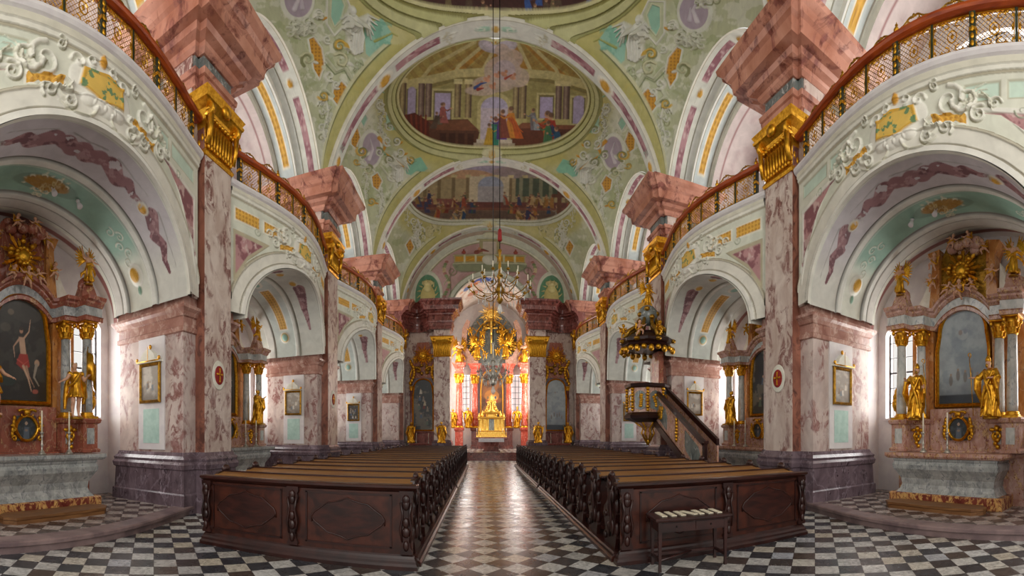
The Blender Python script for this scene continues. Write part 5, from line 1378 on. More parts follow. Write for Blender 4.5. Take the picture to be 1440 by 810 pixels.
def pt_martyr(p):
    H = p.H; p.blot(np.ones(p.X.shape), '3c3a34', 2.2, .45, .6, 1); p.ell(.2, H * .9, .7, .5, '4a463e', op=.5)
    p.poly([(-.1, H * .62), (.12, H * .62), (.2, H * .45), (-.02, H * .43)], 'c9a488'); p.ell(.0, H * .68, .07, .09, 'b98c70'); p.ell(.0, H * .7, .08, .06, '3a2a20')
    p.stroke([(.1, H * .61), (.3, H * .68), (.36, H * .8)], .07, 'c9a488'); p.stroke([(-.08, H * .6), (-.3, H * .52), (-.25, H * .42)], .07, 'c09a80')
    p.poly([(-.06, H * .46), (.24, H * .46), (.34, H * .34), (.1, H * .3), (-.2, H * .36)], 'a3332a'); p.stroke([(-.15, H * .4), (.1, H * .36), (.3, H * .4)], .05, 'c85a48')
    p.stroke([(.08, H * .34), (.28, H * .22), (.4, H * .1)], .1, 'c9a488'); p.stroke([(.2, H * .34), (.3, H * .25), (.52, H * .14)], .08, 'b08a70')
    p.ell(.62, H * .38, .1, .12, 'b59478'); p.stroke([(.6, H * .36), (.5, H * .24), (.7, H * .16)], .12, '9a9080'); p.ell(.55, H * .1, .12, .08, 'a5584a'); p.ell(-.5, H * .2, .3, .2, '2e3a34')
    p.ell(-.6, H * .7, .2, .15, '5a5448', op=.6).ell(-.4, H * .85, .12, .1, '8a7a64', op=.6)
def pt_cloud(p):
    H = p.H; p.c[:] = lin('98a2a8'); p.blot(np.ones(p.X.shape), 'aab4b8', 1.6, .35, .65, 2); p.blot(np.ones(p.X.shape), '84929c', 2.0, .5, .75, 5, .7)
    p.mix(smoothstep(H * .35, 0, p.Y) * .55, '5a6672')
    for x_, y_, h_ in ((-.2, .3, .5), (.1, .28, .55), (.35, .3, .5), (-.5, .25, .4), (.6, .25, .45)):
        p.ell(x_, H * y_, .08, .2, '76706a', op=.8).ell(x_, H * y_ + .22, .045, .05, 'a08c7c')
    p.ell(0, H * .72, .22, .18, 'a8b0b4').ell(-.1, H * .75, .08, .1, '9a8f8a').ell(.1, H * .76, .08, .1, '8a949e'); p.rect(-1, 0, 1, H * .1, '39424c')
def pt_dark(seed):
    def f(p):
        r = random.Random(seed); H = p.H; p.c[:] = lin(r.choice(['3a3834', '33383c', '3c3630'])); p.blot(np.ones(p.X.shape), '6c685e', 1.8, .5, .62, seed)
        for i in range(9):
            x_, y_ = r.uniform(-.6, .6), r.uniform(.12, .8) * H; c = r.choice(['8c8478', '7a3430', '4c6078', 'b0a48c', '5a6a5c', 'c8c0b0'])
            p.poly([(x_ - .14, y_ - .3), (x_ + .16, y_ - .3), (x_ + .08, y_ + .1), (x_ - .06, y_ + .1)], c); p.ell(x_, y_ + .16, .06, .07, 'b89880'); p.stroke([(x_, y_), (x_ + .2, y_ + .06)], .06, c)
    return f
def pt_pale(seed):
    def f(p):
        r = random.Random(seed); H = p.H; p.c[:] = lin('a39c92' if seed % 2 else 'a8a49e'); p.blot(np.ones(p.X.shape), 'c9c4ba', 1.4, .45, .65, seed); p.mix(smoothstep(H * .35, 0, p.Y) * .7, '6c6258')
        for i in range(4): x_, y_ = r.uniform(-.5, .5), r.uniform(.3, .5) * H; p.poly([(x_ - .14, y_ - .35), (x_ + .16, y_ - .35), (x_ + .08, y_ + .15), (x_ - .06, y_ + .15)], r.choice(['d8d2c6', '8a7a6c', '7c868e'])); p.ell(x_, y_ + .22, .07, .08, 'b09880')
    return f
def pt_saint(p):
    H = p.H; p.c[:] = lin('2c3236'); p.blot(np.ones(p.X.shape), '3e464a', 3, .5, .6, 1)
    p.poly([(-.35, 0), (.35, 0), (.25, H * .55), (-.2, H * .55)], '5a6470'); p.ell(0, H * .7, .14, .16, 'b59a84'); p.ell(.0, H * .42, .18, .1, '8c7a6c')
def pt_glow(p):
    H = p.H; p.c[:] = lin('4a2e1c'); p.blot(np.ones(p.X.shape), '7a4c28', 1.4, .45, .6, 2)
    p.ell(0, H * .55, .7, .55, 'b0702c', op=.6).ell(.1, H * .5, .45, .35, 'd9943c', op=.7).ell(.1, H * .5, .22, .2, 'f0c070', op=.8)
    for i in range(8): a = i * .8; p.ell(.5 * math.cos(a), H * .45 + .5 * math.sin(a), .1, .14, ['8a3a28', '3c4a5c', 'c8a070', '6a5a3c'][i % 4])
    p.rect(-1, 0, 1, H * .12, '3a2a1c')

# ================================================================== SIDE ALTARS
def column(name, x, y, z0, z1, r, mat, parent, cap=.36):
    m_ = MB(); m_.lathe([(z0 + .1, r * 1.02), (z0 + .3, r * 1.03), (z0 + (z1 - z0) * .4, r), (z1 - .02, r * .86)], 20, (x, y)); o = m_.build(name, mat, parent)
    m_ = MB(); m_.stack(x - r, x + r, y - r, y + r, [(z0 - .02, .06), (z0 + .03, .06)]); m_.lathe([(z0 + .02, r * 1.4), (z0 + .05, r * 1.45), (z0 + .08, r * 1.15), (z0 + .11, r * 1.25), (z0 + .13, r * 1.05)], 20, (x, y)); m_.build('column_base', 'gold', o)
    m_ = MB(); c0 = z1
    m_.lathe([(c0 - .03, r * .98), (c0, r * 1.02), (c0 + .03, r * .88), (c0 + cap * .6, r * 1.05), (c0 + cap * .85, r * 1.35)], 16, (x, y))
    for lv, (zz, rr, n_) in enumerate(((c0 + cap * .18, r * .98, 8), (c0 + cap * .48, r * 1.12, 8))):
        for j in range(n_):
            a = 2 * PI * (j + .5 * lv) / n_; cx, cy = x + rr * math.cos(a), y + rr * math.sin(a)
            m_.tube([(cx, cy, zz - cap * .15), (cx + .02 * math.cos(a), cy + .02 * math.sin(a), zz + cap * .1), (cx + .055 * math.cos(a), cy + .055 * math.sin(a), zz + cap * .14)], [r * .22, r * .26, r * .1], 5)
    for g in (-1, 1):
        for e_ in (-1, 1): m_.ell((x + g * r * 1.15, y + e_ * r * 1.15, c0 + cap * .78), (r * .38, r * .38, cap * .17), 8)
    m_.stack(x - r * 1.2, x + r * 1.2, y - r * 1.2, y + r * 1.2, [(c0 + cap * .9, .0), (c0 + cap * .94, .04), (c0 + cap, .04)])
    m_.build('capital', 'gold', o); return o
def sunburst_mb(R0, R1, n=18, seed=1):
    m_ = MB(); r = random.Random(seed)
    for j in range(n):
        a = 2 * PI * j / n + .1; L = R1 * (1.0 if j % 2 == 0 else .72)
        for q in (-1, 0, 1):
            aa = a + q * .07; l2 = L * (1 - .14 * abs(q)); m_.tube([(0, -.01, 0), (l2 * math.cos(aa), -.01, l2 * math.sin(aa))], [.012, .016], 4)
    for j in range(12):
        a = 2 * PI * j / 12; m_.ell((R0 * math.cos(a), -.05, R0 * math.sin(a)), (R0 * .38, .07, R0 * .34), 8)
    m_.ell((0, -.06, 0), (R0 * .9, .08, R0 * .9), 12)
    for j in range(6):
        a = r.uniform(0, 6.28); q = R0 * 1.9; m_.ell((q * math.cos(a), -.06, q * math.sin(a)), (.07, .06, .06), 8)
    return m_
def cartouche_mb(w, h):
    m_ = MB()
    n = 24; pts = []
    for i in range(n):
        a = 2 * PI * i / n; rx = w * (1 + .06 * math.cos(4 * a)); pts.append((rx * math.cos(a), h * math.sin(a) * (1 + .05 * math.cos(2 * a))))
    frame_mb(m_, pts, .045, .07)
    for g in (-1, 1):
        m_.tube([(g * (w * .35 + w * .55 * (1 - i / 16) * math.cos(i * .5 + .6)), -.05, h * 1.0 + h * .38 * (1 - i / 16) * math.sin(i * .5 + .6)) for i in range(13)], [.035 - .0018 * i for i in range(13)], 6)
        m_.tube([(g * (w * 1.25 + w * .2 * math.cos(i * .6)), -.05, -h * .1 + (h * .7) * (.5 - i / 12)) for i in range(10)], [.03] * 10, 6)
        m_.tube([(g * (w * 1.15 + w * .22 * (1 - i / 14) * math.cos(i * .6)), -.05, -h * .75 + h * .25 * (1 - i / 14) * math.sin(i * .6)) for i in range(12)], .026, 6)
        for j in range(5): m_.ell((g * w * (1.15 + .05 * j), -.05, h * (.7 - .28 * j)), (.045, .03, .07), 7)
    m_.ell((0, -.05, h * 1.15), (.09, .05, .07), 8)
    return m_
def festoon(m_, x, y, z, sc=1.0):
    m_.ell((x, y, z + .16 * sc), (.06 * sc, .05 * sc, .065 * sc), 8)
    for g in (-1, 1): m_.ell((x + g * .1 * sc, y, z + .13 * sc), (.07 * sc, .03 * sc, .04 * sc), 7); m_.tube([(x + g * .05 * sc, y, z + .08 * sc), (x + g * .09 * sc, y, z), (x + g * .02 * sc, y, z - .12 * sc)], .03 * sc, 6)
    for j in range(5): m_.ell((x + .025 * (-1) ** j * sc, y, z + (.06 - .07 * j) * sc), (.05 * sc, .04 * sc, .05 * sc), 7)
def side_altar(s, k, st):
    """retable with mensa; local -y faces the nave, local x runs along the wall"""
    yc = BAYS[k]; sd = 'left' if s < 0 else 'right'; rz = -s * PI / 2
    base = Vector((s * 8.78, yc + .1, .165)); R_ = Matrix.Translation(base) @ Matrix.Rotation(rz, 4, 'Z')
    def at(x, y, z): return R_ @ Vector((x, y, z))
    mir = -s                     # +1: local +x is the far side (left altar)
    e = empty('side_altar', base, rz, label='%s marble side altar with gilt-framed painting in the %s %s chapel' % (st['tone'], {0: 'nearest', 1: 'second', 2: 'third'}[k], sd), cat='altar')
    M1, M2, MC, MO = st['m1'], st['m2'], st['col'], st['back']
    hi = k == 0
    # lower block, predella
    q = MB(); q.stack(-1.62, 1.62, -.35, .5, [(0, .03), (.12, .03), (.14, 0), (1.05, 0), (1.08, .04), (1.14, .06), (1.2, .02)]); q.build('altar_base', M1, e)
    q = MB(); q.stack(-.8, .8, -.2, .4, [(1.18, 0), (2.2, 0)]); q.build('predella', M1, e)
    for g in (-1, 1):
        for cx, y0 in ((1.02, -.28), (1.42, -.55)):
            q = MB(); q.stack(g * cx - .2, g * cx + .2, y0 - .12, .45, [(1.18, .04), (1.24, .05), (1.28, .0), (1.82, 0), (1.85, .05), (1.92, .07), (1.96, .03)]); o = q.build('pedestal', M1, e)
            MB().cb((g * cx, y0 - .125, 1.55), (.2, .02, .36)).build('inlay', M2 if cx > 1.2 else MC, o)
            if cx < 1.2: q = MB(); festoon(q, g * cx, y0 - .17, 1.55, 1.1); q.build('festoon', 'gold', o)
            column('column', g * cx, y0 + .02, 1.96, 3.78, .125, MC, e)
        # pilaster strips and the back
        MB().box(*sorted((g * .78, g * .9)), -.08, .35, 1.18, 4.15).build('pilaster', MO, e)
        # volute wing at the outer edge
        q = MB(); q.prism([(g * 1.6, 1.2), (g * 1.78, 1.22), (g * 1.72, 1.5), (g * 1.64, 1.75), (g * 1.74, 1.95), (g * 1.62, 2.0)], -.3, .3, 'y'); q.build('side_scroll', M1, e)
    MB().box(-1.5, 1.5, .12, .5, 1.18, 4.2).build('retable', MO, e)
    # painting
    W_, Z0, Z1 = .66, 2.32, 4.62
    canvas('painting', W_ - .02, Z0, Z1, st['paint'], -.02, e)
    q = MB(); frame_mb(q, outline(W_, Z0, Z1), .07, .1, .0); q.build('picture_frame', 'gold', e)
    # entablature with a raised middle
    pth = [(-1.72, -.75), (-1.2, -.78), (-1.15, -.5), (-.85, -.48), (-.8, -.2), (-.72, -.12), (.72, -.12), (.8, -.2), (.85, -.48), (1.15, -.5), (1.2, -.78), (1.72, -.75)]
    def curve(zoff):
        pts = []
        for x_, y_ in pth[:6]: pts.append((x_, y_, zoff))
        for j in range(1, 12): t = j / 12; pts.append((-.72 + 1.44 * t, -.12, zoff + .42 * math.sin(PI * t) ** .8))
        for x_, y_ in pth[6:]: pts.append((x_, y_, zoff))
        return pts
    for nm, zo, pr, mt in (('architrave', 4.14, [(.5, 0), (.0, 0), (.0, .08), (-.03, .1), (.5, .1)], M1), ('frieze', 4.24, [(.5, 0), (.04, 0), (.04, .22), (.5, .22)], M2), ('cornice', 4.46, [(.5, 0), (.02, 0), (-.04, .06), (-.05, .1), (-.12, .13), (-.14, .2), (.5, .2)], M1)):
        pts = curve(zo); q = MB(); q.sweep(pr, pts, [(0, 1, 0)] * len(pts), [(0, 0, 1)] * len(pts)); q.build(nm, mt, e)
    # attic: gilded field with rays, flanked by strips and volutes
    q = MB(); q.prism([(-.62, 4.7), (-.62, 5.9), (-.45, 6.25), (0, 6.38), (.45, 6.25), (.62, 5.9), (.62, 4.7)], .05, .4, 'y'); q.build('attic', 'old_gold' if s > 0 else 'altar_red', e)
    for g in (-1, 1):
        q = MB(); q.prism([(g * .62, 4.66), (g * .92, 4.66), (g * .86, 5.2), (g * .82, 5.8), (g * .95, 6.1), (g * .62, 6.15)], -.06, .4, 'y'); q.build('attic_pilaster', 'altar_orange', e)
        q = MB(); pl = [(g * (.92 + .75 * t), 4.66 + .95 * (1 - t) ** 2.2) for t in [j / 10 for j in range(11)]]; q.prism(pl + [(g * 1.67, 4.6), (g * .9, 4.6)], .05, .35, 'y'); q.build('attic_wing', 'white_stucco', e)
        q = MB(); q.tube([(g * (1.45 + .2 * (1 - j / 18) * math.cos(j * .5 + 1)), -.45, 4.95 + .2 * (1 - j / 18) * math.sin(j * .5 + 1)) for j in range(14)], [.085 - .003 * j for j in range(14)], 8)
        q.tube([(g * 1.4, -.42, 5.1), (g * 1.58, -.42, 4.95), (g * 1.7, -.42, 4.78), (g * 1.88, -.42, 4.7)], [.07, .1, .08, .04], 8); q.stack(*sorted((g * 1.25, g * 1.65)), -.6, -.3, [(4.64, .03), (4.8, .0), (5.0, -.05)]); q.build('volute', M1, e)
    o = sunburst_mb(.17, .55, seed=k + 1).build('sunburst', 'gold', e); o.location = (0, -.08, 5.5)
    q = MB(); r = random.Random(k)
    for j in range(16): q.ell((r.uniform(-.55, .55), r.uniform(-.2, .1), 6.1 + r.uniform(-.16, .16)), (.15, .13, .11), 8)
    q.build('cloud_crest', 'altar_red' if s < 0 else 'altar_pink', e)
    # small picture in a carved gilt frame on the predella
    q = cartouche_mb(.27, .3); o = q.build('cartouche_frame', 'gold', e); o.location = (0, -.26, 1.72)
    c = canvas('cartouche_picture', .24, -.27, .27, pt_saint, -.0, o, False, 40, 40)
    # mensa
    q = MB(); q.prism([(-1.12, 0), (-1.12, .24), (-1.06, .26), (-.35, .26), (-.35, 0)], -1.38, 1.38, 'x'); q.build('mensa_plinth', st['m3'], e)
    q = MB(); pf = [(-1.05, .26), (-.98, .34), (-.94, .44), (-.96, .58), (-1.03, .7), (-1.1, .8), (-1.12, .9), (-1.08, .97), (-1.1, 1.0), (-1.1, 1.04), (-.35, 1.04), (-.35, .26)]
    vs = []; 
    for i, x_ in enumerate((-1.3, 1.3)): pass
    rows = []
    for a, b_ in pf[:10]:
        ex = 1.3 - .9 * (1.12 + a) if True else 0
        rows.append([(-ex, -.35, b_), (-ex, a, b_), (ex, a, b_), (ex, -.35, b_)])
    for i in range(len(rows) - 1):
        vs = rows[i] + rows[i + 1]; q.add(vs, [(0, 1, 5, 4), (1, 2, 6, 5), (2, 3, 7, 6)], False)
    q.add(rows[-1], [(0, 1, 2, 3)]); q.build('mensa', st['m4'], e)
    q = MB(); q.stack(-1.4, 1.4, -1.12, -.35, [(1.04, .0), (1.06, .04), (1.1, .07), (1.17, .07)]); q.build('mensa_slab', M1 if s > 0 else 'grey_marble', e)
    tone = 'in the %s %s chapel' % ({0: 'nearest', 1: 'second', 2: 'third'}[k], sd)
    if k < 2:
        q = MB(); q.stack(-1.15, 1.15, -1.75, -1.22, [(0, 0), (.07, 0), (.075, -.015), (.08, .01), (.13, .01)], cut=.18); o = q.build('altar_step', 'step_wood'); o.matrix_world = R_; tag(o, 'low brown wooden step before the altar ' + tone, 'step')
        for j, x_ in enumerate((-.62, 0.0 if hi else .05) if s > 0 else (.05, .72)):
            t = empty('candlestick', at(x_ * 1.0, -.85, 1.175), 0, label='silver candlestick with candle %s, %s of its pair' % (tone, 'left' if j == 0 else 'right'), cat='candlestick')
            MB().lathe([(0, .085), (.02, .085), (.04, .06), (.07, .05), (.09, .025), (.16, .02), (.2, .035), (.24, .02), (.34, .018), (.38, .035), (.41, .02), (.44, .045), (.46, .05)], 14).build('stand', 'silver', t)
            MB().lathe([(.46, .018), (.9, .016)], 10).build('candle', 'wax', t)
    # statues
    f = mir
    if k == 0:
        if s > 0:
            statue('bishop', at(-.9 * 1.0, -.7, 1.96), rz + .15, 1.22, 'gilded bishop statue with crozier left of the painting, right nearest chapel', flip=False)
            statue('bishop2', at(1.0, -.75, 1.96), rz - .25, 1.25, 'gilded bishop statue holding a crozier out right of the painting, nearest right chapel')
        else:
            statue('soldier', at(.98, -.72, 1.96), rz - .2, 1.2, 'gilt soldier saint with outstretched arm right of the dark painting', flesh='flesh')
            statue('soldier', at(-.98, -.72, 1.96), rz + .2, 1.2, 'gilt soldier saint left of the dark painting at the left edge', flesh='flesh', flip=True)
            fl = empty('banner', at(1.25, -.72, 2.1), rz, label='gilded banner on a pole beside the soldier saint', cat='banner')
            MB().tube([(-.02, 0, 0), (.06, 0, 1.45)], .012, 6).build('pole', 'old_gold', fl)
            q = MB(); n = 10; q.add([(.04 + .26 * (j / n), .05 * math.sin(j * .9), z_ - .3 * (j / n) ** 2 - (0 if i == 0 else 0)) for i, z_ in enumerate((1.35, .75)) for j in range(n + 1)], [(j, j + 1, n + 2 + j, n + 1 + j) for j in range(n)], True)
            o = q.build('flag', 'gold', fl); md = o.modifiers.new('t', 'SOLIDIFY'); md.thickness = .012
        an = 'angel'
        fle = 'flesh'
        statue('angel', at(-1.45, -.55, 5.02), rz, .72, 'gold-winged angel statue on the left scroll of the %s nearest altar' % sd, flesh=fle)
        statue('angel2', at(1.45, -.55, 5.02), rz, .74, 'gold-winged angel statue on the right scroll of the %s nearest altar' % sd, flesh=fle)
        for j, (x_, y_, z_, h_, tl, wh) in enumerate(((0, -.3, 4.75, .5, .1, 'below the sunburst'), (-.72, -.2, 5.1, .45, -.2, 'low left of the sunburst'), (-.74, -.2, 5.6, .45, .2, 'high left of the sunburst'), (.72, -.2, 5.1, .45, .25, 'low right of the sunburst'), (.66, -.2, 5.75, .42, -.3, 'high right of the sunburst'), (-.25, -.25, 6.0, .4, .3, 'above the sunburst, left'), (.3, -.28, 6.0, .38, -.25, 'above the sunburst, right'), (-.4, -.3, 4.9, .4, .5, 'on the cornice left of the middle'), (.42, -.3, 4.88, .4, -.4, 'on the cornice right of the middle'))):
            cherub(at(x_, y_, z_), rz + (.4 if j % 2 else -.3), h_, 'small cherub carving %s on the %s nearest altar' % (wh, sd), flip=bool(j % 2), tilt=tl)
        for g in ((-1,) if s > 0 else (1,)):
            v = empty('urn', at(g * 1.78, -.2, 2.02), rz, label='gilded flaming urn beside the window of the %s nearest chapel' % sd, cat='urn')
            MB().lathe([(0, .07), (.04, .07), (.06, .03), (.14, .03), (.18, .08), (.3, .13), (.4, .13), (.42, .1), (.46, .12), (.48, .1)], 16).build('vase', 'gold', v)
            MB().lathe([(.47, .09), (.55, .1), (.62, .06), (.7, .05), (.78, .005)], 12, wob=lambda a, z: 1 + .2 * math.sin(5 * a + 12 * z)).build('flame', 'gold', v)
            MB().stack(-.1, .1, -.1, .1, [(-.84, .02), (-.8, .0), (-.1, 0), (-.05, .03), (0, .03)]).build('pedestal', M1, v)
    else:
        if k == 1:
            statue('saint', at(1.0 * f, -.72, 1.96), rz, 1.2, 'gilded robed saint statue by the window in the second %s chapel' % sd, cloth='gold', flesh='gold')
            statue('angel', at(1.5 * f, -.45, 4.95), rz, .8, 'gilded angel statue above the cornice in the second %s chapel' % sd, flesh='gold')
            cherub(at(.7 * f, -.25, 5.2), rz, .45, 'gilded cherub beside the rays in the second %s chapel' % sd, flesh='gold')
ST_L = dict(tone='dark red', m1='altar_red', m2='grey_marble', col='grey_marble', back='altar_orange', m3='altar_blotched', m4='grey_marble', paint=pt_martyr)
ST_R = dict(tone='pale pink', m1='altar_pink', m2='white_grey_marble', col='white_grey_marble', back='altar_orange', m3='altar_blotched', m4='grey_marble', paint=pt_cloud)
for k in range(2):
    for s in (-1, 1):
        st = dict(ST_L if (s < 0) == (k == 0) else ST_R); 
        if k: st['paint'] = pt_dark(3 + s)
        if k == 1 and s > 0: st = dict(ST_R, paint=pt_dark(9))
        side_altar(s, k, st)

# ================================================================== PICTURES ON THE PIERS
ST_N = 0
for k in (1, 2, 3):
    for s in (-1, 1):
        if (k, s) in (): continue
        p = PIERS[k - 1]; sd = 'left' if s < 0 else 'right'; wh = {1: 'nearest', 2: 'second', 3: 'third'}[k]
        # shallow painted niche panel (structure) behind
        q = MB(); q.cb((s * 7.45, p - .945, 2.75), (.86, .03, 2.7)); struct(q.build('trim_8', 'white_wall'))
        q = MB(); q.stack(s * 7.45 - .26, s * 7.45 + .26, p - .965, p - .96, [(1.55, 0), (2.35, 0)]); struct(q.build('trim_8', 'sky_teal'))
        e = empty('wall_picture', (s * 7.45, p - .99, 2.5), 0, label='small framed picture with white gable on the %s %s pier' % (wh, sd), cat='picture')
        MB().cb((0, .012, .45), (.6, .02, .86)).build('backing', 'old_gold', e)
        canvas('painting', .27, .06, .84, pt_pale(20 + k * 2 + s) if k < 3 else pt_dark(20 + s), -.01, e, False, 30, 40)
        q = MB(); frame_mb(q, outline(.29, .04, .86, False), .05, .05); q.build('picture_frame', 'old_gold', e)
        q = MB(); q.prism([(-.38, .92), (.38, .92), (.36, .98), (.24, 1.0), (.2, 1.1), (.1, 1.2), (.0, 1.24), (-.1, 1.2), (-.2, 1.1), (-.24, 1.0), (-.36, .98)], -.09, .03, 'y'); o = q.build('gable', 'white_stucco', e)
        q = MB(); q.ell((0, 0, 1.29), (.04, .03, .06), 8); [q.ell((g * .36, -.08, 1.0), (.04, .03, .05), 8) for g in (-1, 1)]; q.tube([(-.37, -.09, .95), (0, -.09, .95), (.37, -.09, .95)], .016, 6); q.tube([(0, -.09, .95), (0, -.09, 1.29)], .006, 5); q.build('gable_gilding', 'gold', e)
# ================================================================== ALTARS BESIDE THE CHOIR ARCH
for s in (-1, 1):
    sd = 'left' if s < 0 else 'right'; cx = s * 4.86
    e = empty('choir_side_altar', (cx, 30.7, 0), label='dark narrow altar with tall arched painting %s of the choir arch' % sd, cat='altar')
    q = MB(); q.stack(-.98, .98, -.75, .0, [(0, .0), (.15, .0), (1.0, -.04), (1.05, .03), (1.12, .03)]); q.build('mensa', 'dark_red_marble', e)
    q = MB(); q.stack(-.98, .98, -.35, .0, [(1.12, 0), (1.85, 0), (1.9, .05), (1.98, .05)]); q.build('pedestal', 'dark_red_marble', e)
    MB().box(-1.0, 1.0, -.12, .0, 1.98, 6.6).build('retable', 'plinth_marble', e)
    canvas('painting', .7, 2.1, 5.75, pt_dark(41 + s) if s < 0 else pt_cloud, -.2, e, True, 60, 110)
    q = MB(); frame_mb(q, outline(.72, 2.08, 5.78), .08, .12, -.16); q.build('picture_frame', 'gold', e)
    for g in (-1, 1):
        column('column', g * .88, -.22, 2.0, 5.0, .09, 'dark_red_marble', e, .3)
        q = MB(); r = random.Random(5)
        for j in range(9): q.ell((g * (.95 - .3 * abs(math.sin(j * .4))), -.3, 5.5 + j * .2), (.12, .12, .16), 7)
        q.tube([(g * (.5 + .45 * math.cos(j * .35)), -.3, 5.9 + .8 * math.sin(j * .35)) for j in range(8)], .06, 6)
        q.build('carved_gable', 'gold', e)
    q = MB(); q.prism([(-1.0, 5.9), (-.9, 6.8), (-.6, 7.6), (-.45, 8.5), (.45, 8.5), (.6, 7.6), (.9, 6.8), (1.0, 5.9)], -.15, 0, 'y'); q.build('attic', 'altar_red', e)
    o = sunburst_mb(.22, .8, 20, 5).build('sunburst', 'gold', e); o.location = (0, -.28, 7.5)
    q = MB(); r = random.Random(9)
    for j in range(14): a = j * .9; q.ell((.55 * math.cos(a) * r.uniform(.6, 1), -.3, 6.5 + .3 * math.sin(a)), (.13, .1, .12), 7)
    q.build('cloud_wreath', 'old_gold', e)
    for g in (-1, 1):
        side = {(-1, -1): 'left', (-1, 1): 'right', (1, -1): 'left', (1, 1): 'right'}[(s, g)]
        sx = cx + g * .85 if g == s else s * 3.4
        if g != s: q = MB(); q.stack(s * 3.4 - cx - .2, s * 3.4 - cx + .2, -1.3, -.9, [(.5, .03), (.6, .03), (.65, 0), (1.05, 0), (1.1, .04), (1.15, .04)]); q.build('statue_pedestal', 'plinth_marble', e)
        statue('saint', (sx, 30.15 if g == s else 29.6, 1.15), g * .2, 1.5, 'gilded saint statue %s of the painting on the %s altar by the choir arch' % (side, sd), flesh='gold', flip=g > 0)
        cherub((cx + g * .5, 30.25, 6.9), 0, .6, 'gilded cherub %s of the rays above the %s altar by the choir arch' % (side, sd), flesh='gold', flip=g > 0, tilt=g * .2)
    for j, g in enumerate((-.45, .45)):
        t = empty('candlestick', (cx + g, 30.2, 1.12), 0, label='candlestick on the %s altar by the choir arch, %s one' % (sd, ('left', 'right')[j]), cat='candlestick')
        MB().lathe([(0, .07), (.03, .06), (.08, .02), (.2, .03), (.4, .02), (.44, .04)], 10).build('stand', 'silver', t); MB().lathe([(.44, .02), (.75, .016)], 8).build('candle', 'wax', t)

# ================================================================== PEOPLE'S ALTAR, TABERNACLE, HIGH ALTAR
e = empty('altar_table', (.1, 30.4, .512), label='altar table under white cloth before the golden tabernacle', cat='altar table')
MB().stack(-.55, .55, -.25, .25, [(0, .08), (.08, .08), (.12, .0), (.4, -.08), (.7, .0), (.84, .12), (.88, .14)]).build('base', 'dark_red_marble', e)
MB().stack(-.95, .95, -.38, .38, [(.84, 0), (.92, .02)]).build('table_top', 'dark_red_marble', e)
o = MB().stack(-.9, .9, -.4, .4, [(.7, .02), (.93, .012), (.945, .0)]).build('cloth', 'linen'); o.location = (.1, 30.4, .512); tag(o, 'white cloth with falling front covering the altar table', 'altar cloth')
CX = .28
e = empty('high_altar', (CX, 37.6, .5), label='tall red and pink marble high altar with gilded figures in the chancel', cat='altar')
for g in (-1, 1):
    for cx, y0, w in ((1.5, -.5, .3), (2.85, -1.0, .34)):
        q = MB(); q.stack(g * cx - w, g * cx + w, y0 - w, y0 + .5, [(0, .06), (.25, .06), (.3, 0), (1.55, 0), (1.6, .07), (1.8, .1), (1.84, .03)]); q.build('pedestal', 'dark_red_marble' if cx < 2 else 'scarlet_marble', e)
        column('column', g * cx, y0, 1.86, 5.75, .27 if cx < 2 else .3, 'scarlet_marble', e, .75)
        q = MB(); q.stack(g * cx - .34, g * cx + .34, y0 - .34, y0 + .5, [(6.5, .0), (6.65, .05), (6.7, .0), (7.0, .0), (7.05, .08), (7.2, .12), (7.3, .22), (7.42, .25)]); q.build('entablature', 'scarlet_marble', e)
    q = MB(); q.prism([(g * 1.2, 7.4), (g * 3.2, 7.4), (g * 3.1, 8.2), (g * 2.7, 9.3), (g * 2.6, 10.6), (g * 2.2, 11.4), (g * 1.9, 11.2), (g * 2.2, 10.2), (g * 2.2, 9), (g * 1.8, 8.2), (g * 1.2, 7.9)], -.55, -.2, 'y'); q.build('upper_scroll', 'altar_pink', e)
    q = MB(); q.tube([(g * (2.7 + .35 * (1 - j / 20) * math.cos(j * .5)), -.7, 8.0 + .35 * (1 - j / 20) * math.sin(j * .5)) for j in range(14)], .12, 8); q.build('volute', 'scarlet_marble', e)
MB().box(-1.25, 1.25, -.15, .2, 1.9, 7.4).build('retable', 'dark_red_marble', e)
q = MB(); q.stack(-1.2, 1.2, -.9, .2, [(0, .1), (.2, .1), (.9, 0), (1.86, 0)]); q.build('altar_base', 'dark_red_marble', e)
q = MB(); q.prism([(2.62 * math.cos(a), 7.4 + 4.9 * math.sin(a)) for a in [PI * i / 24 for i in range(25)]], -.05, .15, 'y'); q.build('upper_shell', 'frieze_marble', e)
canvas('painting', .93, 2.0, 6.9, pt_glow, -.2, e, True, 60, 120)
q = MB(); frame_mb(q, outline(.95, 1.98, 6.92), .1, .14, -.18); q.build('picture_frame', 'bright_gold', e)
o = sunburst_mb(.3, 1.15, 22, 3).build('sunburst', 'bright_gold', e); o.location = (-.05, -.5, 11.9)
q = MB(); r = random.Random(12)
for j in range(30): a = r.uniform(0, PI); q.ell((2.1 * math.cos(a) * r.uniform(.7, 1), -.4, 8.6 + 2.6 * math.sin(a) * r.uniform(.7, 1)), (.25, .2, .2), 8)
q.build('cloud', 'old_gold', e)
q = MB()
for j in range(14): a = PI * j / 13; q.tube([(1.6 * math.cos(a), -.3, 8.6 + 2.6 * math.sin(a)), (2.3 * math.cos(a), -.3, 8.4 + 3.5 * math.sin(a))], .04, 5)
q.tube([(1.7 * math.cos(PI * j / 20), -.3, 8.6 + 2.75 * math.sin(PI * j / 20)) for j in range(21)], .06, 6); q.build('rays', 'gold', e)
t = empty('crucifix', (CX - .05, 37.0, 9.1), label='golden crucifix above the high altar painting', cat='crucifix')
q = MB(); q.cb((0, 0, 1.2), (.16, .1, 2.9)); q.cb((0, 0, 2.0), (1.1, .1, .15)); q.build('cross', 'bright_gold', t)
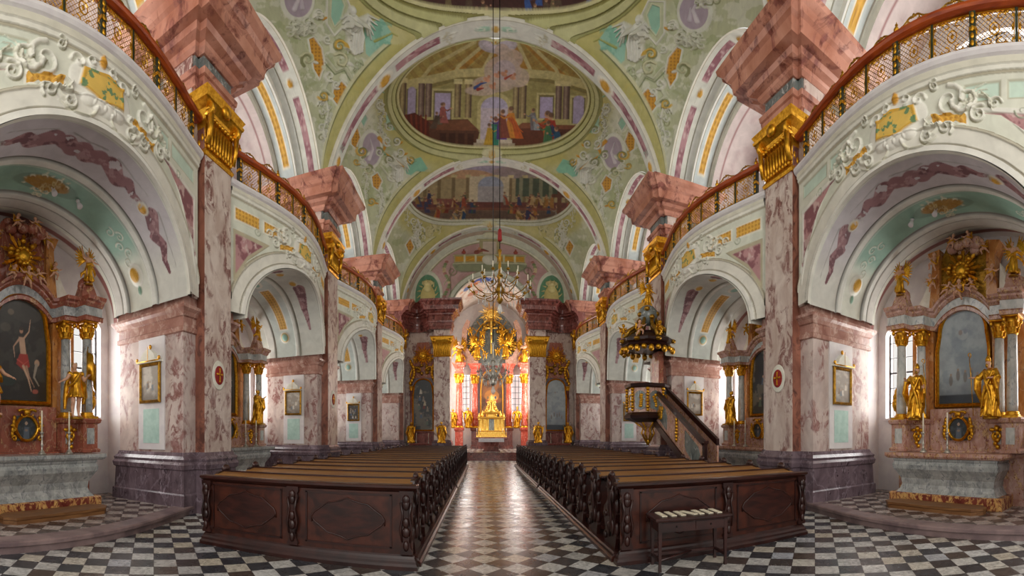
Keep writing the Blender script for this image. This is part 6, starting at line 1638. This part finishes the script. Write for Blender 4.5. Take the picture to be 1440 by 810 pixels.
q = MB(); q.tube([(0, -.12, 1.3), (0, -.14, 1.7), (0, -.12, 1.95)], [.07, .1, .07], 8); q.tube([(-.48, -.1, 2.05), (0, -.12, 1.92), (.48, -.1, 2.05)], [.03, .05, .03], 8); q.ell((0, -.15, 2.1), (.08, .09, .1), 8); q.tube([(0, -.12, 1.35), (.03, -.15, .95), (0, -.1, .5)], [.09, .06, .03], 8); q.build('corpus', 'bright_gold', t)
HA = 'high altar'
for kd, x_, y_, z_, H, lb, fl in (('saint', -2.05, 36.6, 2.35, 1.75, 'gilded saint statue between the left columns of the high altar', 1), ('bishop', 2.15, 36.6, 2.35, 1.75, 'gilded bishop statue between the right columns of the high altar', 0),
        ('saint', -3.35, 36.4, 2.35, 1.6, 'gilded saint statue at the far left of the high altar', 1), ('saint', 3.4, 36.4, 2.35, 1.6, 'gilded saint statue at the far right of the high altar', 0)):
    statue(kd, (CX + x_, y_, z_), 0, H, lb, flesh='gold', flip=bool(fl))
for x_, z_, H, lb, fl in ((-1.3, 8.3, 1.9, 'large gilded angel left of the crucifix', 0), (1.2, 8.4, 1.9, 'large gilded angel right of the crucifix', 1), (-2.85, 7.9, 2.0, 'gilded angel on the left column of the high altar', 1), (2.85, 7.9, 2.0, 'gilded angel on the right column of the high altar', 0)):
    statue('angel2' if abs(x_) < 2 else 'angel', (CX + x_, 36.7, z_), 0, H, lb, flesh='flesh' if abs(x_) > 2 else 'gold', flip=bool(fl))
for j, (x_, z_) in enumerate(((-.8, 10.2), (.9, 10.3), (-1.9, 10.4), (1.9, 10.3), (.5, 8.6), (-.6, 8.3))):
    cherub((CX + x_, 36.85, z_), 0, .8, 'gilded cherub in the clouds of the high altar, %s' % ('left of the cross', 'right of the cross', 'upper far left', 'upper far right', 'low right of the cross', 'low left of the cross')[j], flesh='gold', flip=bool(j % 2))
# tabernacle
e = empty('tabernacle', (CX - .05, 36.2, .5), label='tiered golden tabernacle with small columns and spire behind the altar table', cat='tabernacle')
MB().stack(-1.35, 1.35, -.35, .35, [(0, .05), (.15, .05), (.2, 0), (.85, 0), (.95, .08), (1.02, .05)]).build('base', 'dark_red_marble', e)
q = MB(); q.stack(-1.15, 1.15, -.25, .25, [(1.02, .04), (1.2, .04), (1.25, 0), (1.5, 0), (1.55, .04)])
for x_, h_ in ((-1.05, 2.6), (-.75, 2.75), (-.38, 3.0), (.38, 3.0), (.75, 2.75), (1.05, 2.6)): q.lathe([(1.55, .09), (1.62, .06), (h_ - .15, .055), (h_ - .1, .09), (h_, .1)], 10, (x_, -.2)); q.ell((x_, -.2, h_ + .12), (.09, .09, .14), 8)
q.box(-1.1, 1.1, -.05, .2, 1.5, 2.6); q.box(-.45, .45, -.1, .2, 1.5, 3.05)
q.stack(-1.15, 1.15, -.25, .2, [(2.58, .0), (2.64, .05), (2.7, .08), (2.76, .06)]); q.stack(-.5, .5, -.3, .2, [(3.0, .0), (3.06, .06), (3.14, .1), (3.2, .06)])
q.lathe([(3.2, .4), (3.3, .36), (3.42, .26), (3.5, .22), (3.95, .2), (4.0, .27), (4.06, .26), (4.16, .16), (4.3, .07), (4.42, .1), (4.5, .03), (4.8, .01)], 16, (0, 0))
for j in range(6): a = PI * j / 5 + PI; q.lathe([(3.3, .05), (3.36, .035), (3.9, .035), (3.96, .05)], 8, (.3 * math.cos(a), .22 * math.sin(a))); q.ell((.34 * math.cos(a), .26 * math.sin(a), 4.02), (.07, .06, .08), 7)
for x_, z_ in ((-1.05, 3.0), (1.05, 3.0), (-.75, 3.2), (.75, 3.2), (-.4, 3.6), (.4, 3.6)): q.ell((x_, -.2, z_ - .15), (.09, .08, .13), 7); q.ell((x_, -.2, z_ + .02), (.05, .05, .06), 7); q.tube([(x_, -.2, z_ - .3), (x_, -.2, z_ + .1)], .02, 5)
for g in (-1, 1):
    q.tube([(g * .55, -.15, 3.2), (g * .75, -.15, 3.0), (g * .95, -.15, 2.8)], [.1, .12, .06], 8)
    for j in range(5): q.ell((g * (.5 - .09 * j), -.15, 3.3 + .16 * j), (.09, .07, .1), 7)
q.build('shrine', 'bright_gold', e)
q = MB(); q.prism([(-.22, 1.6), (-.22, 2.5), (-.15, 2.7), (0, 2.78), (.15, 2.7), (.22, 2.5), (.22, 1.6)], -.14, -.1, 'y'); q.build('niche_door', 'frieze_marble', e)
q = MB()
for x_ in (-1.2, -.9, -.6, .6, .9, 1.2): pass
for j, x_ in enumerate((-1.25, -.95, .95, 1.25)):
    t = empty('candlestick', (CX + x_ - .05, 35.75, 1.53 - .0), 0, label='tall gilt candlestick before the tabernacle, %s' % ('outer left', 'inner left', 'inner right', 'outer right')[j], cat='candlestick')
    MB().lathe([(-.0, .07), (.03, .06), (.08, .02), (.2, .035), (.35, .02), (.4, .04)], 10).build('stand', 'bright_gold', t); MB().lathe([(.4, .02), (.75, .016)], 8).build('candle', 'wax', t)
MB().box(-1.35, 1.35, -.7, -.35, .9, 1.03).build('gradine', 'dark_red_marble', bpy.data.objects['tabernacle'])

# ================================================================== PULPIT
PX, PY = 5.68, 14.9
e = empty('pulpit', (PX, PY, 0), label='marble and gilt pulpit on the second right pier with a sloping stair', cat='pulpit')
def octa(r, z0, z1, r1=None, m_=None, n=8):
    m_ = m_ or MB(); m_.lathe([(z0, r), (z1, r1 or r)], n, a0=PI / 8, a1=2 * PI + PI / 8); return m_
q = MB(); n = 8
def ring_stack(prof, n=8):
    m_ = MB(); vs = []
    for z, r in prof: vs += [(r * math.cos(2 * PI * (j + .5) / n), r * math.sin(2 * PI * (j + .5) / n), z) for j in range(n)]
    fs = [tuple(range(n - 1, -1, -1)), tuple(range(len(vs) - n, len(vs)))]
    for i in range(len(prof) - 1):
        for j in range(n): fs.append((i * n + j, i * n + (j + 1) % n, (i + 1) * n + (j + 1) % n, (i + 1) * n + j))
    return m_.add(vs, fs)
ring_stack([(2.55, .76), (3.5, .78)]).build('body', 'altar_pink', e)
ring_stack([(3.48, .82), (3.52, .88), (3.6, .9), (3.64, .86)]).build('rim', 'pew_dark', e)
ring_stack([(2.2, .5), (2.28, .72), (2.36, .9), (2.46, .92), (2.52, .84), (2.58, .78)]).build('lower_cornice', 'pew_dark', e)
ring_stack([(1.55, .06), (1.6, .14), (1.75, .2), (1.85, .12), (2.0, .22), (2.12, .42), (2.24, .56)]).build('pendant', 'altar_pink', e)
q = MB(); q.lathe([(1.35, .02), (1.42, .09), (1.52, .12), (1.6, .06)], 12)
for j in range(8): a = 2 * PI * j / 8; q.tube([(.1 * math.cos(a), .1 * math.sin(a), 1.5), (.26 * math.cos(a), .26 * math.sin(a), 1.8), (.2 * math.cos(a), .2 * math.sin(a), 2.0), (.5 * math.cos(a), .5 * math.sin(a), 2.2)], .035, 6)
q.build('pendant_gilding', 'gold', e)
for j in range(8):
    a = 2 * PI * j / 8; M_ = Matrix.Rotation(a + PI / 2, 4, 'Z')   # face centre direction a
    q = MB(); q.prism([(-.2, 2.72), (-.2, 3.25), (-.12, 3.33), (0, 3.38), (.12, 3.33), (.2, 3.25), (.2, 2.72), (0, 2.66)], -.735, -.715, 'y', M=M_); q.build('dark_panel', 'frieze_marble', e)
    q = MB(); rr = random.Random(j); [q.ell((rr.uniform(-.06, .06), -.745, 2.8 + .08 * i_), (.08, .02, .06), 7, M=M_) for i_ in range(6)]; q.build('panel_relief', 'gold', e)
    a2 = a + PI / 8; q = MB()
    for i_ in range(8): q.ell((.8 * math.cos(a2), .8 * math.sin(a2), 2.66 + .11 * i_), (.06 + .02 * (i_ % 2), .06 + .02 * (i_ % 2), .07), 7)
    q.build('corner_gilding', 'gold', e)
_n0 = set(o_.name for o_ in bpy.data.objects)
# stair along the nave wall down towards the viewer
ST = [(.62, 2.45), (.62, 3.55)]
y0_, y1_ = -.3, -4.1
def par(za, zb, zc, zd): return [(y0_, za), (y0_, zb), (y1_, zd), (y1_, zc)]
q = MB(); q.prism(par(2.4, 3.45, .35, 1.45), .3, .36, 'x'); q.build('stair_side', 'altar_pink', e)
q = MB(); q.prism(par(2.4, 3.45, .35, 1.45), .78, .84, 'x'); q.build('stair_side', 'altar_pink', e)
q = MB(); q.prism(par(3.42, 3.56, 1.42, 1.56), .26, .4, 'x'); q.build('handrail', 'pew_dark', e)
q = MB(); q.prism(par(3.42, 3.62, 1.42, 1.62), .76, .86, 'x'); q.build('handrail', 'pew_dark', e)
q = MB(); q.prism(par(2.2, 2.45, .12, .4), .24, .86, 'x'); q.build('stringer', 'pew_dark', e)
for j in range(12):
    t = j / 12; q = MB(); yy = y0_ + (y1_ - y0_) * t; zz = 2.5 - 2.05 * t; q.box(.34, .8, yy - .34, yy, zz - .17, zz - .02); q.build('tread', 'pew_wood', e)
for t0, t1 in ((.06, .34), (.46, .62), (.7, .96)):
    ya, yb = y0_ + (y1_ - y0_) * t0, y0_ + (y1_ - y0_) * t1; f = lambda y, o: 2.55 + (y - y0_) / (y1_ - y0_) * (-2.03) + o
    if t1 - t0 > .2:
        q = MB(); q.prism([(ya, f(ya, .25)), (ya - .1, f(ya, .08)), (yb + .05, f(yb, .05)), (yb, f(yb, .5)), (yb + .15, f(yb, .78)), (ya, f(ya, .75))], .27, .31, 'x'); o = q.build('dark_panel', 'frieze_marble', e)
        if t0 < .3:
            q = MB(); ym = (ya + yb) / 2; rr = random.Random(3); [q.ell((.26, ym + rr.uniform(-.16, .16), f(ym, .4) + rr.uniform(-.18, .18)), (.03, .12, .11), 7) for _ in range(14)]; q.build('panel_relief', 'gold', o)
    else:
        q = MB(); ym = (ya + yb) / 2; [q.ell((.27, ym, f(ym, .12 + .11 * i_)), (.04, .1 - .01 * abs(i_ - 3), .08), 7) for i_ in range(7)]; q.build('stair_gilding', 'gold', e)
q = MB(); q.stack(.28, .38, y1_ - .1, y1_ + .02, [(0, .03), (.1, .03), (.14, 0), (1.44, 0), (1.5, .03), (1.56, .03)]); q.build('newel', 'pew_dark', e)
for o_ in list(bpy.data.objects):
    if o_.name not in _n0 and o_.parent == e: o_.location.x -= .22
MB().box(.35, 1.0, -.5, .5, 2.45, 2.52).build('landing', 'pew_wood', e)
MB().box(.3, .5, -.35, .3, 2.5, 4.9).build('back_board', 'altar_red', e)
# canopy
e = empty('pulpit_canopy', (PX, PY, 4.85), label='dark gilded pulpit canopy crowned with carved figures and a starry globe', cat='pulpit canopy')
ring_stack([(.1, .6), (.12, .95), (.2, 1.02), (.28, .98), (.34, 1.08), (.44, 1.1), (.5, 1.0), (.62, .8), (.72, .5), (.8, .45)]).build('sounding_board', 'pew_dark', e)
q = MB()
for j in range(24): a = 2 * PI * j / 24; q.ell((1.0 * math.cos(a), 1.0 * math.sin(a), .08 - .05 * (j % 2)), (.11, .11, .1 + .04 * (j % 2)), 7)
q.build('lambrequin', 'gold', e)
q = MB()
for j in range(8):
    a = 2 * PI * j / 8; q.ell((1.02 * math.cos(a), 1.02 * math.sin(a), .38), (.12, .12, .08), 7)
    q.tube([(.95 * math.cos(a), .95 * math.sin(a), .5), (.75 * math.cos(a), .75 * math.sin(a), .8), (.45 * math.cos(a), .45 * math.sin(a), 1.0), (.3 * math.cos(a), .3 * math.sin(a), 1.3)], [.08, .09, .08, .06], 7)
q.build('crown_scroll', 'old_gold', e)
q = MB(); q.ell((0, 0, 1.45), (.38, .38, .4), 14); q.build('globe', 'frieze_marble', e)
q = MB(); [q.ell((.34 * math.cos(j * 2.4), .34 * math.sin(j * 2.4), 1.2 + .06 * j), (.12, .12, .1), 7) for j in range(9)]; q.build('cloud', 'old_gold', e)
statue('angel2', (PX, PY, 6.55), .2, .95, 'gilded angel standing on top of the pulpit canopy', flesh='gold')
for j, (x_, y_) in enumerate(((-.95, .1), (-.6, -.68), (.1, -.92))): cherub((PX + x_, PY + y_, 5.33), .3 * j, .6, 'gilded cherub on the rim of the pulpit canopy, %s' % ('left', 'middle', 'right')[j], flesh='gold' if j != 1 else 'flesh', flip=bool(j % 2))

# ================================================================== CHANDELIERS
def chandelier(name, loc, R0, H_, n, top, label, mats=('old_gold', 'crystal'), tassel=None):
    e = empty(name, loc, label=label, cat='chandelier')
    MB().tube([(0, 0, H_), (0, 0, top - loc[2])], .012, 6).build('cable', 'black_iron', e)
    q = MB(); q.lathe([(-.05, .01), (0, .05), (.08, .1), (.16, .05), (.26, .09), (.36, .14), (.46, .06), (.62, .04), (.72, .09), (.8, .05), (H_ * .9, .03), (H_, .06), (H_ + .04, .01)], 14); q.build('stem', mats[0], e)
    for tier, (rr, zz, nn) in enumerate(((R0, .3, n), (R0 * .62, .62, n * 2 // 3))):
        for j in range(nn):
            a = 2 * PI * (j + .5 * tier) / nn; c, s_ = math.cos(a), math.sin(a)
            q = MB(); q.tube([(c * r_ * rr, s_ * r_ * rr, zz + dz) for r_, dz in ((.08, .02), (.3, -.1), (.55, -.14), (.8, -.06), (.98, .06), (1.0, .12))], .014, 6)
            q.lathe([(zz + .1, .012), (zz + .12, .05), (zz + .14, .055), (zz + .15, .02), (zz + .18, .018)], 8, (c * rr, s_ * rr)); arm = q.build('arm', mats[0], e)
            MB().lathe([(zz + .17, .014), (zz + .34, .013)], 7, (c * rr, s_ * rr)).build('candle', 'wax', arm)
            q = MB()
            for (r_, z_) in ((rr, zz + .04), (rr * .8, zz - .14), (rr * .55, zz - .24)): q.tube([(c * r_, s_ * r_, z_ + .06), (c * r_, s_ * r_, z_ - .02), (c * r_, s_ * r_, z_ - .1)], [.004, .02, .003], 6)
            q.tube([(c * rr, s_ * rr, zz + .1), (c * rr * .6, s_ * rr * .6, zz + .0), (0, 0, zz + .35)], .007, 5)
            o = q.build('crystal_drops', mats[1], arm); o['kind'] = 'stuff'; o['label'] = 'glass drops'
    q = MB(); q.lathe([(-.32, .005), (-.26, .06), (-.2, .08), (-.12, .05), (-.05, .04)], 10); q.build('bottom_ball', mats[1], e)
    if tassel:
        MB().lathe([(H_ + .25, .05), (H_ + .3, .06), (H_ + .55, .05), (H_ + .6, .02)], 10).build('tassel', 'red_felt', e)
    return e
chandelier('chandelier', (0, 11.65, 5.4), .85, 1.45, 12, 17.3, 'large gilt candle chandelier with red tassel hanging high in the nave', tassel=True)
chandelier('chandelier', (-.14, 13.6, 3.35), .5, 1.35, 10, 17.2, 'smaller pale crystal chandelier hanging lower, before the high altar', mats=('silver', 'crystal'))

# small spot lamps on the chapel vaults
for s in (-1, 1):
    for j, dy in enumerate((.15, .75)):
        zc_ = AZ + AR * math.sqrt(1 - (dy / AW) ** 2)
        e = empty('spot_lamp', (s * 7.5, BAYS[0] + dy, zc_ - .03), label='small white spot lamp on the %s nearest chapel vault, %s one' % ('left' if s < 0 else 'right', ('nearer', 'farther')[j]), cat='lamp')
        MB().lathe([(-.03, .02), (.03, .05)], 10).build('mount', 'white_wall', e)
        MB().lathe([(-.16, .055), (-.15, .06), (-.06, .045), (-.02, .02)], 14, M=Matrix.Rotation(.5 * s, 4, 'Y')).build('lamp_head', 'white_wall', e)
